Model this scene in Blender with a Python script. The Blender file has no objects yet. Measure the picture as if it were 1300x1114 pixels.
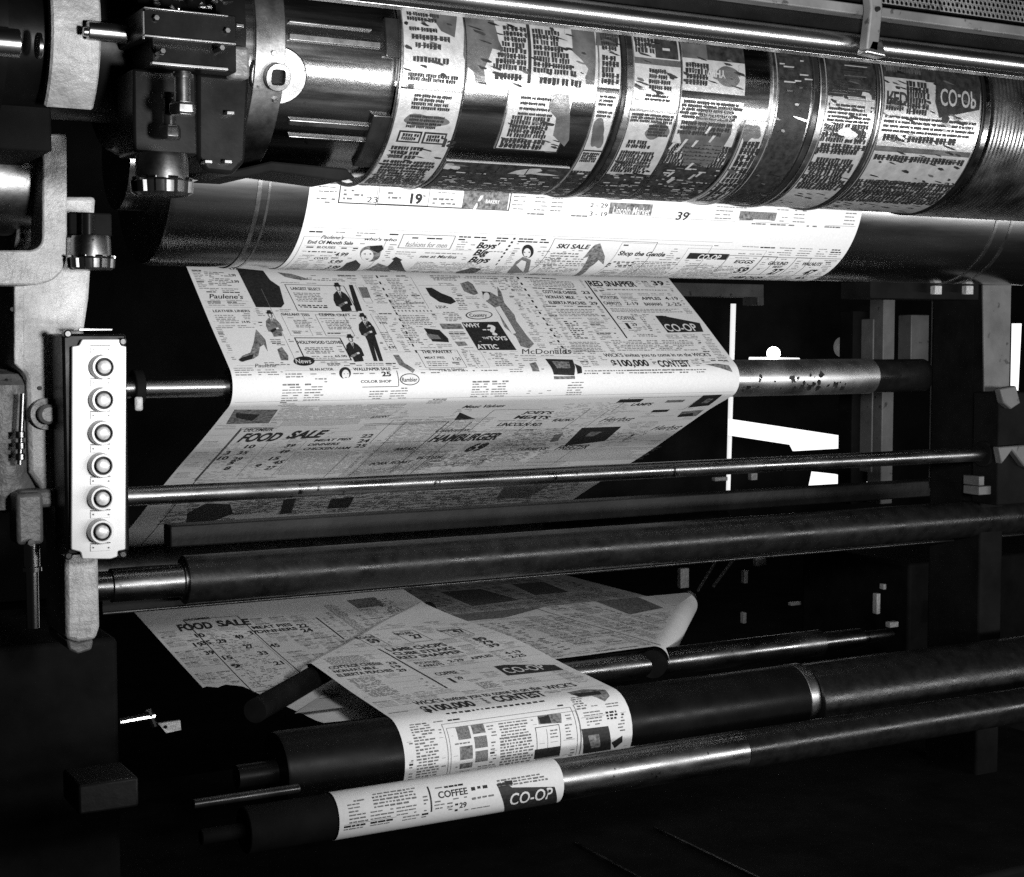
import bpy, bmesh, math, random
import numpy as np
from mathutils import Vector, Matrix
random.seed(7)
S = bpy.context.scene
COL = S.collection
H0 = 1.5                      # camera height above the floor
PI = math.pi

# ------------------------------------------------------------------ camera
F = 1975.0; CX, CY = 650.0, 557.0; VX, HZ = 4199.0, 428.6
_p = math.atan((CY-HZ)/F)
_X = np.array([VX-CX, CY-HZ, F]); _X /= np.linalg.norm(_X)
_Z = np.array([0, math.cos(_p), -math.sin(_p)])
_Y = -np.cross(_Z, _X)
def ray(u, v):
    d = np.array([u-CX, CY-v, F])
    return float(d@_X), float(d@_Y), float(d@_Z)
def at(u, v, Y):
    """world point (height relative to the lens) at depth Y on a sight line of the survey"""
    r = ray(u, v); t = Y/r[1]
    return (r[0]*t, Y, r[2]*t)
def elev(u, v):
    r = ray(u, v); return math.atan2(r[2], r[1])
cam = bpy.data.objects.new('camera', bpy.data.cameras.new('camera'))
COL.objects.link(cam)
R3 = Matrix(((_X[0], _X[1], -_X[2]), (_Y[0], _Y[1], -_Y[2]), (_Z[0], _Z[1], -_Z[2])))
cam.matrix_world = Matrix.Translation((0, 0, H0)) @ R3.to_4x4()
cam.data.sensor_width = 36; cam.data.lens = 36*F/1300
cam.data.clip_start = .02; cam.data.clip_end = 200
S.camera = cam
S.view_settings.view_transform = 'Standard'; S.view_settings.look = 'None'
S.view_settings.exposure = 0; S.view_settings.gamma = 1

# --------------------------------------------------------------- materials
def mat(name, col, rough=.5, metal=0., spec=.5, noise=None, bump=None, rough_var=0, emit=None, streak=None, coat=0, spots=None):
    m = bpy.data.materials.new(name); m.use_nodes = True
    nt = m.node_tree; b = nt.nodes['Principled BSDF']
    N = nt.nodes.new; L = nt.links.new
    b.inputs['Base Color'].default_value = (col, col, col, 1)
    b.inputs['Roughness'].default_value = rough
    b.inputs['Metallic'].default_value = metal
    b.inputs['Specular IOR Level'].default_value = spec
    b.inputs['Coat Weight'].default_value = coat
    tc = N('ShaderNodeTexCoord')
    def tex(scale, detail=6, sc=(1, 1, 1), rgh=.6):
        mp = N('ShaderNodeMapping'); mp.inputs['Scale'].default_value = sc
        L(tc.outputs['Object'], mp.inputs['Vector'])
        t = N('ShaderNodeTexNoise'); t.inputs['Scale'].default_value = scale
        t.inputs['Detail'].default_value = detail; t.inputs['Roughness'].default_value = rgh
        L(mp.outputs[0], t.inputs['Vector']); return t.outputs['Fac']
    def ramp(fac, a, b_, lo, hi):
        r = N('ShaderNodeMapRange'); r.inputs['From Min'].default_value = a; r.inputs['From Max'].default_value = b_
        r.inputs['To Min'].default_value = lo; r.inputs['To Max'].default_value = hi
        L(fac, r.inputs['Value']); return r.outputs[0]
    if noise:                                # (scale, low factor, high factor[, axis stretch])
        f = tex(noise[0], 8, noise[3] if len(noise) > 3 else (1, 1, 1))
        out = ramp(f, .3, .7, col*noise[1], col*noise[2])
        if spots:                            # (scale, threshold, colour)
            g = tex(spots[0], 5); k = ramp(g, spots[1], spots[1]+.05, 0, 1)
            mx = N('ShaderNodeMix'); mx.data_type = 'FLOAT'
            L(k, mx.inputs[0]); L(out, mx.inputs[2]); mx.inputs[3].default_value = spots[2]
            out = mx.outputs[0]
        cc = N('ShaderNodeCombineColor')
        for i in range(3): L(out, cc.inputs[i])
        L(cc.outputs[0], b.inputs['Base Color'])
    if rough_var:
        f = tex(streak[0] if streak else 14, 8, streak[1] if streak else (1, 1, 1))
        L(ramp(f, .3, .7, max(.03, rough-rough_var), min(1, rough+rough_var)), b.inputs['Roughness'])
    if bump:                                 # (scale, strength, distance)
        bp = N('ShaderNodeBump'); bp.inputs['Strength'].default_value = bump[1]
        bp.inputs['Distance'].default_value = bump[2]
        L(tex(bump[0], 6, bump[3] if len(bump) > 3 else (1, 1, 1)), bp.inputs['Height']); L(bp.outputs[0], b.inputs['Normal'])
    if emit is not None:
        b.inputs['Emission Color'].default_value = (1, 1, 1, 1)
        b.inputs['Emission Strength'].default_value = emit
    return m
M = dict(
    paper=mat('newsprint', .74, .75, 0, .15, noise=(240, .93, 1.05), bump=(6, .25, .01)),
    ink=mat('printing_ink', .018, .55, 0, .3, noise=(160, .7, 1.8)),
    grey=mat('fine_print_ink', .15, .7, 0, .1, noise=(420, .4, 1.9)),
    halftone=mat('halftone_picture', .1, .7, 0, .1, noise=(160, .25, 3.2)),
    light=mat('unprinted_paper', .7, .75, 0, .15),
    steel=mat('polished_steel', .62, .27, 1, .5, noise=(30, .8, 1.1, (.15, 1, 1)), rough_var=.07, streak=(60, (.05, 1, 1)), bump=(90, .06, .002)),
    rodsteel=mat('oily_rod_steel', .25, .3, 1, .5, noise=(18, .35, 1.3, (.3, 1, 1)), rough_var=.12, streak=(25, (.3, 1, 1)), bump=(60, .1, .002), spots=(40, .64, .03)),
    drum=mat('bare_drum_steel', .36, .2, 1, .5, noise=(22, .6, 1.2, (.2, 1, 1)), rough_var=.08, streak=(40, (.06, 1, 1)), bump=(70, .1, .002), spots=(60, .68, .08)),
    worn=mat('worn_steel', .33, .33, 1, .5, noise=(25, .5, 1.25), rough_var=.1, bump=(60, .15, .002), spots=(45, .66, .04)),
    dark=mat('oily_dark_metal', .05, .3, .8, .5, noise=(18, .5, 1.6), rough_var=.12, bump=(50, .12, .002)),
    black=mat('black_enamel', .005, .36, 0, .13, noise=(12, .6, 1.5), rough_var=.1, bump=(40, .1, .002)),
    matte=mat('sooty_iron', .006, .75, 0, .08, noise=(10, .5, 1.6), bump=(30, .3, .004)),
    rubber=mat('black_rubber', .007, .3, 0, .3, noise=(40, .6, 1.9), rough_var=.12, bump=(110, .22, .002)),
    blanket=mat('blanket_cylinder_steel', .42, .24, 1, .5, noise=(8, .7, 1.2, (.2, 1, 1)), rough_var=.05, streak=(20, (.1, 1, 1))),
    cast=mat('painted_cast_iron', .5, .4, .1, .6, noise=(16, .55, 1.3), bump=(75, .8, .006), rough_var=.1, spots=(20, .68, .08)),
    castdirty=mat('grimy_cast_iron', .16, .42, .1, .5, noise=(16, .4, 1.5), bump=(38, .5, .008), spots=(24, .62, .02)),
    panel=mat('panel_paint', .72, .36, .1, .5, noise=(14, .86, 1.06), spots=(34, .74, .3), bump=(80, .05, .002)),
    plate=mat('printing_plate_metal', .56, .33, .6, .5, noise=(60, .75, 1.1), bump=(140, .3, .002)),
    blob=mat('unrouted_plate_metal', .16, .3, .7, .5, noise=(30, .6, 1.5), rough_var=.1, bump=(90, .3, .002)),
    type=mat('inked_type', .012, .45, 0, .25, noise=(90, .4, 2.2), bump=(300, .3, .001)),
    cap=mat('worn_button_cap', .75, .38, .2, .6, noise=(90, .5, 1.3)),
    chrome=mat('chrome', .8, .12, 1, .5),
    glow=mat('glowing_white', .8, .5, 0, .5, emit=1.15),
    tubeglow=mat('light_tube_glass', .8, .5, 0, .5, emit=.75),
    lampglow=mat('lamp_bulb', .8, .5, 0, .5, emit=7),
    dimglow=mat('dim_wall_glow', .3, .5, 0, .5, emit=.04),
    grey_paint=mat('grey_machine_paint', .12, .5, 0, .5, noise=(9, .6, 1.3), bump=(40, .2, .003), spots=(30, .62, .03)),
    tiebeam=mat('smudged_beam_paint', .011, .5, 0, .2, noise=(9, .4, 1.7), bump=(60, .3, .003)),
    satin=mat('satin_steel', .72, .4, 1, .5, noise=(40, .7, 1.1, (.2, 1, 1)), rough_var=.08, spots=(70, .7, .05)),
    wall=mat('dark_wall_paint', .035, .8, 0, .2, noise=(3, .6, 1.5)),
    floor=mat('oily_concrete', .025, .45, 0, .4, noise=(5, .5, 1.6), rough_var=.15, bump=(30, .2, .004)),
)

# ------------------------------------------------------------- mesh helpers
def tagit(o, label=None, cat=None, group=None, kind=None):
    if label: o['label'] = label
    if cat: o['category'] = cat
    if group: o['group'] = group
    if kind: o['kind'] = kind
    return o
def thing(name, label, cat, loc=(0, 0, 0), group=None):
    o = bpy.data.objects.new(name, None); COL.objects.link(o)
    o.location = (loc[0], loc[1], loc[2]+H0); o.empty_display_size = .05
    return tagit(o, label, cat, group)
bpy_parent_loc = {}
def build(name, bm, ms, parent=None, bevel=0, smooth=True, ang=32):
    """link a bmesh (built in survey coordinates) as one mesh object whose origin sits in its thing"""
    bm.normal_update()
    if smooth:
        for f in bm.faces: f.smooth = True
        for e in bm.edges:
            if len(e.link_faces) == 2 and e.calc_face_angle(0) > math.radians(ang): e.smooth = False
    me = bpy.data.meshes.new(name)
    off = Vector((0, 0, 0))
    if parent is not None:
        p = parent
        while p is not None:
            off += Vector(p.location); p = p.parent
        off.z -= H0
    else:
        vs = [v.co for v in bm.verts]
        off = Vector((sum(v.x for v in vs)/len(vs), sum(v.y for v in vs)/len(vs), min(v.z for v in vs)))
    bmesh.ops.translate(bm, verts=bm.verts, vec=-off)
    bm.to_mesh(me); bm.free()
    for m in (ms if isinstance(ms, (list, tuple)) else [ms]):
        me.materials.append(M[m] if isinstance(m, str) else m)
    o = bpy.data.objects.new(name, me); COL.objects.link(o)
    if parent is not None: o.parent = parent
    else: o.location = (off.x, off.y, off.z+H0)
    if bevel:
        b = o.modifiers.new('edge_wear', 'BEVEL'); b.width = bevel; b.segments = 2; b.limit_method = 'ANGLE'; b.angle_limit = .6
    return o
def box(bm, x0, x1, y0, y1, z0, z1, mi=0):
    v = [bm.verts.new((x, y, z)) for x in (x0, x1) for y in (y0, y1) for z in (z0, z1)]
    for q in ((0, 1, 3, 2), (4, 6, 7, 5), (0, 4, 5, 1), (2, 3, 7, 6), (0, 2, 6, 4), (1, 5, 7, 3)):
        bm.faces.new([v[i] for i in q]).material_index = mi
    return v
def NB(): return bmesh.new()
def pbox(u0, v0, u1, v1, Y, dy):
    """a box whose front face stands at depth Y"""
    a = at(u0, v1, Y); b = at(u1, v0, Y)
    bm = NB(); um = (u0+u1)/2
    box(bm, a[0], b[0], Y, Y+dy, at(um, v1, Y)[2], at(um, v0, Y)[2]); return bm
def lathe(bm, prof, c, axis='x', n=64, mi=0, caps=True, a0=0, a1=2*PI, wob=None):
    """prof [(pos along axis, radius)], c the centre line"""
    full = abs(a1-a0-2*PI) < 1e-6
    rings = []
    for x, r in prof:
        ring = []
        for i in range(n if full else n+1):
            a = a0+(a1-a0)*i/n; rr = r*(wob(a, x) if wob else 1)
            if axis == 'x': co = (x, c[0]+rr*math.cos(a), c[1]+rr*math.sin(a))
            elif axis == 'z': co = (c[0]+rr*math.cos(a), c[1]+rr*math.sin(a), x)
            else: co = (c[0]+rr*math.cos(a), x, c[1]+rr*math.sin(a))
            ring.append(bm.verts.new(co))
        rings.append(ring)
    for A, B in zip(rings, rings[1:]):
        k = len(A)
        for i in range(k if full else k-1):
            bm.faces.new((A[i], A[(i+1) % k], B[(i+1) % k], B[i])).material_index = mi
    if caps and full:
        bm.faces.new(rings[0]).material_index = mi; bm.faces.new(rings[-1][::-1]).material_index = mi
def tube(bm, p, q, r, n=20, r2=None):
    p, q = Vector(p), Vector(q); d = (q-p).normalized()
    a = d.orthogonal().normalized(); b = d.cross(a)
    r2 = r if r2 is None else r2
    R0 = [bm.verts.new(p+a*r*math.cos(2*PI*i/n)+b*r*math.sin(2*PI*i/n)) for i in range(n)]
    R1 = [bm.verts.new(q+a*r2*math.cos(2*PI*i/n)+b*r2*math.sin(2*PI*i/n)) for i in range(n)]
    for i in range(n): bm.faces.new((R0[i], R0[(i+1) % n], R1[(i+1) % n], R1[i]))
    bm.faces.new(R0[::-1]); bm.faces.new(R1)
def prism(bm, pts, y0, y1, mi=0):
    """polygon of (x,z) points extruded in depth"""
    A = [bm.verts.new((x, y0, z)) for x, z in pts]; B = [bm.verts.new((x, y1, z)) for x, z in pts]
    k = len(A)
    bm.faces.new(A).material_index = mi; bm.faces.new(B[::-1]).material_index = mi
    for i in range(k): bm.faces.new((A[i], B[i], B[(i+1) % k], A[(i+1) % k])).material_index = mi
def pp(pts, Y): return [(at(u, v, Y)[0], at(u, v, Y)[2]) for u, v in pts]
def rounded(pts, r, n=6):
    """round the corners of a 2-D polygon (radius r, or a list)"""
    out = []
    k = len(pts)
    for i in range(k):
        p = Vector(pts[i]); a = Vector(pts[i-1])-p; b = Vector(pts[(i+1) % k])-p
        rr = r[i] if isinstance(r, (list, tuple)) else r
        if rr <= 0: out.append(tuple(p)); continue
        rr = min(rr, a.length*.49, b.length*.49)
        A = p+a.normalized()*rr; B = p+b.normalized()*rr
        for j in range(n+1):
            t = j/n; out.append(tuple((1-t)**2*A+2*t*(1-t)*p+t*t*B))
    return out

# ------------------------------------------------- printed sheets and plates
_glyph = {}
def glyphs(s, bold=0., italic=0.):
    k = (s, bold, italic)
    if k not in _glyph:
        c = bpy.data.curves.new('t', 'FONT'); c.body = s; c.offset = bold; c.shear = italic; c.resolution_u = 3; c.size = 1
        o = bpy.data.objects.new('t', c); COL.objects.link(o)
        bpy.context.view_layer.update()
        me = bpy.data.meshes.new_from_object(o.evaluated_get(bpy.context.evaluated_depsgraph_get()))
        V = [(v.co.x, v.co.y) for v in me.vertices]; Fs = [tuple(p.vertices) for p in me.polygons]
        bpy.data.objects.remove(o); bpy.data.curves.remove(c); bpy.data.meshes.remove(me)
        x0 = min(v[0] for v in V); x1 = max(v[0] for v in V); y1 = .70
        V = [((x-x0)/(x1-x0), y/y1) for x, y in V]
        _glyph[k] = (V, Fs)
    return _glyph[k]
BODY = 1.8
class Sheet:
    """a sheet that follows a path in the depth-height plane and runs straight along X"""
    def __init__(self, path, X0, X1, toward=None, curved=True):
        self.P = np.array(path, float); d = np.diff(self.P, axis=0)
        self.T = np.concatenate([[0], np.cumsum(np.hypot(d[:, 0], d[:, 1]))])
        n = np.stack([-d[:, 1], d[:, 0]], 1); n /= np.hypot(n[:, 0], n[:, 1])[:, None]
        nn = np.vstack([n[:1], (n[:-1]+n[1:])/2, n[-1:]]); nn /= np.hypot(nn[:, 0], nn[:, 1])[:, None]
        self.N = nn; self.sgn = 1
        self.X0, self.X1 = X0, X1; self.W = X1-X0; self.curved = curved
        self.verts = []; self.faces = []; self.mi = []; self.occ = []
        self.ok = None; self.lift = .0004; self.rng = (0, self.T[-1]); self.wave = None
    def orient(self):                       # lift print to the side the observer is on
        a = -(self.P[:, 0]*self.N[:, 0]+self.P[:, 1]*self.N[:, 1]); m = (self.T >= self.rng[0]) & (self.T <= self.rng[1])
        self.sgn = 1 if a[m].sum() > 0 else -1
    def pt(self, s, t, h=0.):
        y = np.interp(t, self.T, self.P[:, 0]); z = np.interp(t, self.T, self.P[:, 1])
        ny = np.interp(t, self.T, self.N[:, 0]); nz = np.interp(t, self.T, self.N[:, 1])
        h = h*self.sgn
        if self.wave: h = h+self.wave(s, t)
        return (self.X0+s, y+ny*h, z+nz*h)
    def inv(self, u, v):                    # (s,t) of a surveyed point of the visible face
        r = ray(u, v); a = math.atan2(r[2], r[1])
        m = np.where((self.T >= self.rng[0]-1e-9) & (self.T <= self.rng[1]+1e-9))[0]
        A = np.arctan2(self.P[m, 1], self.P[m, 0])-a
        best = None
        for i in range(len(m)-1):
            if A[i]*A[i+1] <= 0 and A[i] != A[i+1]:
                k = A[i]/(A[i]-A[i+1]); t = self.T[m[i]]*(1-k)+self.T[m[i+1]]*k; best = t; break
        if best is None:
            best = self.T[m[int(np.argmin(abs(A)))]]
        y = np.interp(best, self.T, self.P[:, 0])
        return r[0]*y/r[1]-self.X0, best
    def addf(self, pts, mi, h):
        k = len(self.verts)
        self.verts += [self.pt(s, t, h) for s, t in pts]; self.faces.append(tuple(range(k, k+len(pts)))); self.mi.append(mi)
    def paper(self, ns=24, mi=0, t0=None, t1=None, step=None):
        ss = np.linspace(0, self.W, ns+1); base = len(self.verts)
        a = self.rng[0] if t0 is None else 0
        ts = self.T if step is None else np.arange(0, self.T[-1], step)
        n = max(40, len(ts)) if self.curved else 60
        for s in ss:
            ta = t0(s) if t0 else 0; tb = t1(s) if t1 else self.T[-1]
            if t0 or t1:
                lst = np.linspace(ta, tb, n)
            else: lst = ts
            for t in lst: self.verts.append(self.pt(s, t, 0))
            cnt = len(lst)
        for i in range(ns):
            for j in range(cnt-1):
                b = base+i*cnt+j
                self.faces.append((b, b+cnt, b+cnt+1, b+1)); self.mi.append(mi)
    def poly(self, pts, mi=1, h=None, px=True):
        """flat shape printed on the sheet, sliced so that it bends with it"""
        P = [self.inv(*p) for p in pts] if px else pts
        h = self.lift if h is None else h
        self.occ.append((min(p[0] for p in P), min(p[1] for p in P), max(p[0] for p in P), max(p[1] for p in P)))
        bm = bmesh.new(); vs = [bm.verts.new((s, t, 0)) for s, t in P]
        try: bm.faces.new(vs)
        except Exception: bm.free(); return
        t0 = min(p[1] for p in P); t1 = max(p[1] for p in P)
        if self.curved and t1-t0 > .009:
            t = t0+.007
            while t < t1:
                bmesh.ops.bisect_plane(bm, geom=bm.verts[:]+bm.edges[:]+bm.faces[:], plane_co=(0, t, 0), plane_no=(0, 1, 0)); t += .007
        bmesh.ops.triangulate(bm, faces=[f for f in bm.faces if len(f.verts) > 4])
        for f in bm.faces: self.addf([(v.co.x, v.co.y) for v in f.verts], mi, h)
        bm.free()
    def rect(self, s0, t0, s1, t1, mi=1, h=None):
        self.poly([(s0, t0), (s1, t0), (s1, t1), (s0, t1)], mi, h, px=False)
    def prect(self, a, b, mi=1, h=None):    # two opposite corners
        s0, t0 = self.inv(*a); s1, t1 = self.inv(*b)
        self.rect(min(s0, s1), min(t0, t1), max(s0, s1), max(t0, t1), mi, h)
    def frame(self, a, b, w=.0012, mi=1, st=False):
        s0, t0 = a if st else self.inv(*a); s1, t1 = b if st else self.inv(*b)
        s0, s1 = sorted((s0, s1)); t0, t1 = sorted((t0, t1))
        self.rect(s0, t0, s1, t0+w, mi); self.rect(s0, t1-w, s1, t1, mi)
        self.rect(s0, t0, s0+w, t1, mi); self.rect(s1-w, t0, s1, t1, mi)
        return s0, t0, s1, t1
    def line(self, a, b, w=.0012, mi=1):    # rule along t (or s), ends snapped
        s0, t0 = self.inv(*a); s1, t1 = self.inv(*b)
        if abs(t1-t0) > abs(s1-s0): s = (s0+s1)/2; self.rect(s-w/2, min(t0, t1), s+w/2, max(t0, t1), mi)
        else: t = (t0+t1)/2; self.rect(min(s0, s1), t-w/2, max(s0, s1), t+w/2, mi)
    def text(self, s, a, b, hpx=None, bold=.03, italic=0., mi=1, h=None, flip=False, hm=None):
        """words from surveyed point a (left end of the base line) to b (its right end)"""
        s0, t0 = self.inv(*a); s1, _ = self.inv(*b)
        if hm is None:
            _, tt = self.inv(a[0], a[1]-hpx); hm = abs(t0-tt)
        V, Fs = glyphs(s, bold*.6, italic); hm *= .93
        h = (self.lift+.0001) if h is None else h
        k = len(self.verts); sg = 1 if flip else -1
        self.occ.append((min(s0, s1), t0-hm, max(s0, s1), t0) if not flip else (min(s0, s1), t0, max(s0, s1), t0+hm))
        self.verts += [self.pt(s0+x*(s1-s0), t0+sg*y*hm, h) for x, y in V]
        for f in Fs: self.faces.append(tuple(k+i for i in f)); self.mi.append(mi)
    def body(self, s0, t0, s1, t1, pitch=.0055, hgt=.0015, mi=2, dens=1., ragged=.25, wl=(.003, .011)):
        hgt *= BODY; t = t0+hgt*.5
        while t+hgt < t1:
            s = s0+(random.random()*.004 if random.random() < .2 else 0); end = s1-(random.random()*ragged*(s1-s0) if random.random() < .35 else 0)
            while s < end:
                w = random.uniform(*wl)
                if s+w > s1: break
                if random.random() < dens and (self.ok is None or (self.ok(s, t) and self.ok(s+w, t))):
                    e = random.uniform(.8, 1.15)*hgt
                    self.addf([(s, t), (s+w, t), (s+w, t+e), (s, t+e)], mi, self.lift)
                s += w+hgt*.8
            t += pitch
    def autofill(self, t0, t1, s0=.008, s1=None, pitch=.0056, hgt=.0023, cw=.046, keep=1., seed=1):
        """columns of small advertisement text wherever the page is still empty"""
        R = random.Random(seed); s1 = self.W-.008 if s1 is None else s1
        # large frames do not block their inside; anything printed does
        O = np.array([o for o in self.occ]+[(-9, -9, -8, -8)], float)
        m = .0034; t = t0; cell = {}
        while t+hgt < t1:
            c = 0; sc = s0
            while sc+cw*.5 < s1:
                key = (c, int((t-t0)/.034))
                if key not in cell: cell[key] = (R.random(), R.uniform(.0, .012), R.random())
                kind, ind, q = cell[key]
                first = (t-t0) % .034 < pitch
                if first and c % 2 == 0 and q < .7 and t > t0+pitch:
                    x = sc
                    while x < min(sc+cw*2, s1)-.002:      # thin rule, broken where the page is already printed
                        if not ((O[:, 0] < x+.004+m) & (O[:, 2] > x-m) & (O[:, 1] < t+m) & (O[:, 3] > t-.002-m)).any() and (self.ok is None or self.ok(x, t)): self.addf([(x, t-.0022), (x+.004, t-.0022), (x+.004, t-.0015), (x, t-.0015)], 2, self.lift)
                        x += .004
                x = sc+(ind if kind > .45 else 0); e = min(sc+cw-.004, s1)
                big = first and kind < .55
                hh = hgt*(1.5 if big else R.uniform(.8, 1.1))
                while x < e:
                    w = R.uniform(.004, .013)*(1.3 if big else 1)
                    if x+w > e: break
                    if kind < keep*.93 and R.random() < .9 and not ((O[:, 0] < x+w+m) & (O[:, 2] > x-m) & (O[:, 1] < t+hh+m) & (O[:, 3] > t-m)).any() and (self.ok is None or (self.ok(x, t) and self.ok(x+w, t))):
                        self.addf([(x, t), (x+w, t), (x+w, t+hh), (x, t+hh)], 1 if big and keep > .6 else 2, self.lift)
                    x += w+hgt*.7
                sc += cw; c += 1
            t += pitch
    def pbody(self, a, b, **k):
        s0, t0 = self.inv(*a); s1, t1 = self.inv(*b)
        self.occ.append((min(s0, s1), min(t0, t1), max(s0, s1), max(t0, t1)))
        self.body(min(s0, s1), min(t0, t1), max(s0, s1), max(t0, t1), **k)
    def letters(self, s0, t0, s1, t1, pitch=.0085, hgt=.0048, mi=1, ragged=.2, h=None):
        """rows of raised, over-inked type: one small block for each letter"""
        h = self.lift if h is None else h; t = t0; hgt *= 1.36
        while t+hgt <= t1+.004:
            s = s0+random.random()*ragged*.3*(s1-s0); end = s1-random.random()*ragged*(s1-s0); wlen = random.randint(2, 8)
            if random.random() < .03: t += pitch; continue
            # the smear of ink that ties the row together
            
            if random.random() < .6: self.rect(s, t+hgt*.42, end, t+hgt*.6, mi, h-.0001)
            while s < end:
                w = hgt*random.uniform(.45, .8); e = random.uniform(-.12, .1)*hgt
                if self.ok is None or self.ok(s, t):
                    self.addf([(s, t+e), (s+w*.97, t+e*.4), (s+w*.9, t+hgt*random.uniform(.85, 1.12)), (s+w*.05, t+hgt*random.uniform(.85, 1.12))], mi, h)
                s += w+hgt*.09; wlen -= 1
                if wlen <= 0: s += hgt*.35; wlen = random.randint(2, 8)
            t += pitch
    def blob(self, s, t, rs, rt, mi, h, n=26, rough=.35, seed=None):
        rr = random.Random(seed)
        ph = [(rr.uniform(0, 6.28), rr.uniform(.4, 1)) for _ in range(5)]
        pts = []
        for i in range(n):
            a = 2*PI*i/n; r = 1+rough*sum(w*math.sin((k+2)*a+p)/(k+1.6) for k, (p, w) in enumerate(ph))
            pts.append((s+rs*r*math.cos(a), t+rt*r*math.sin(a)))
        self.poly([(min(max(a, .0005), self.W-.0005), b) for a, b in pts], mi, h, px=False)
    def finish(self, name, ms, parent=None, thick=0):
        me = bpy.data.meshes.new(name)
        off = Vector((0, 0, 0))
        if parent is not None:
            p = parent
            while p is not None: off += Vector(p.location); p = p.parent
            off.z -= H0
        else: off = Vector(self.verts[0])
        me.from_pydata([tuple(Vector(v)-off) for v in self.verts], [], self.faces)
        for m in ms: me.materials.append(M[m])
        me.polygons.foreach_set('material_index', self.mi)
        me.polygons.foreach_set('use_smooth', [m == 0 for m in self.mi])
        me.validate(); me.update()
        o = bpy.data.objects.new(name, me); COL.objects.link(o)
        if parent is not None: o.parent = parent
        else: o.location = (off.x, off.y, off.z+H0)
        return o
def fillet(pts, rad, n=14):
    out = [pts[0]]
    for i in range(1, len(pts)-1):
        p = Vector(pts[i]); a = (Vector(pts[i-1])-p).normalized(); b = (Vector(pts[i+1])-p).normalized()
        th = a.angle(b); r = rad[i-1]; l = r/math.tan(th/2)
        A = p+a*l; B = p+b*l; c = p+(a+b).normalized()*r/math.sin(th/2)
        a0 = math.atan2(A.y-c.y, A.x-c.x); a1 = math.atan2(B.y-c.y, B.x-c.x); d = (a1-a0+PI) % (2*PI)-PI
        for j in range(n+1): out.append((c.x+r*math.cos(a0+d*j/n), c.y+r*math.sin(a0+d*j/n)))
        last = c
        fillet.centres.append((c.x, c.y))
    out.append(pts[-1]); return out
fillet.centres = []
def arcpath(c, r, a0, a1, n=90):
    return [(c[0]+r*math.cos(math.radians(a0+(a1-a0)*i/n)), c[1]+r*math.sin(math.radians(a0+(a1-a0)*i/n))) for i in range(n+1)]
def dense(path, step=.02):
    out = [path[0]]
    for a, b in zip(path, path[1:]):
        L = math.hypot(b[0]-a[0], b[1]-a[1]); k = max(1, int(L/step))
        out += [(a[0]+(b[0]-a[0])*j/k, a[1]+(b[1]-a[1])*j/k) for j in range(1, k+1)]
    return out

WX0, WX1 = .976, 2.176                    # edges of the full-width web
BL = (2.615, .3032); BR = .183            # impression cylinder axis and radius
PC = (2.262, .4212)                       # plate cylinder axis

#SECTION machine
# =========================================================== plate cylinder
pcyl = thing('plate_cylinder', 'large steel press cylinder clamped with curved printing plates full of raised type', 'press cylinder', (.75, PC[0], PC[1]))
bm = NB()
prof = [(.70, .10), (.735, .10), (.735, .171), (1.0, .171), (1.0, .1815), (2.16, .1815), (2.16, .17), (2.2, .17)]
lathe(bm, prof, PC, n=160); build('cylinder_body', bm, 'drum', pcyl)
bm = NB()
x = 2.165; prof = [(x, .12)]
while x < 2.75:
    prof += [(x, .1865), (x+.0045, .1865), (x+.0055, .1835), (x+.0085, .1835)]; x += .0095
prof.append((x, .12)); lathe(bm, prof, PC, n=120); build('ribbed_sleeve', bm, 'worn', pcyl)
# hubs and collar at the left end
bm = NB(); lathe(bm, [(.60, .1), (.60, .15), (.625, .162), (.655, .162), (.67, .15), (.695, .15), (.70, .178), (.742, .178), (.742, .11)], PC, n=24); build('clutch_hub', bm, 'black', pcyl)
def cylslab(x0, x1, a0, a1, r0, r1, n=24, c=PC):
    bm = NB(); V = []
    for i in range(n+1):
        a = math.radians(a0+(a1-a0)*i/n); V.append([bm.verts.new((x, c[0]+r*math.cos(a), c[1]+r*math.sin(a))) for x, r in ((x0, r0), (x1, r0), (x1, r1), (x0, r1))])
    for A, B in zip(V, V[1:]):
        for i in range(4): bm.faces.new((A[i], A[(i+1) % 4], B[(i+1) % 4], B[i]))
    bm.faces.new(V[0][::-1]); bm.faces.new(V[-1]); bmesh.ops.recalc_face_normals(bm, faces=bm.faces); return bm
def pa(u, v, r=.172):                      # angle and X of a surveyed point on a drum about the plate axis
    a = elev(u, v); D = math.hypot(*PC); b = math.atan2(PC[1], PC[0])
    s = D*math.sin(b-a)/r; s = max(-1, min(1, s)); g = math.asin(s)
    ang = math.degrees(a+PI+g)             # direction from axis to the near surface
    y = PC[0]+r*math.cos(math.radians(ang)); rr = ray(u, v)
    return rr[0]*y/rr[1], ang
print('collar', pa(320, 100), pa(362, 100), pa(350, 97), pa(515, 60), pa(500, 140))
xa = pa(322, 100, .18)[0]; xb = pa(361, 100, .18)[0]
build('collar', cylslab(xa, xb, 95, 262, .165, .1795, 60), 'worn', pcyl, bevel=.0015)
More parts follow.
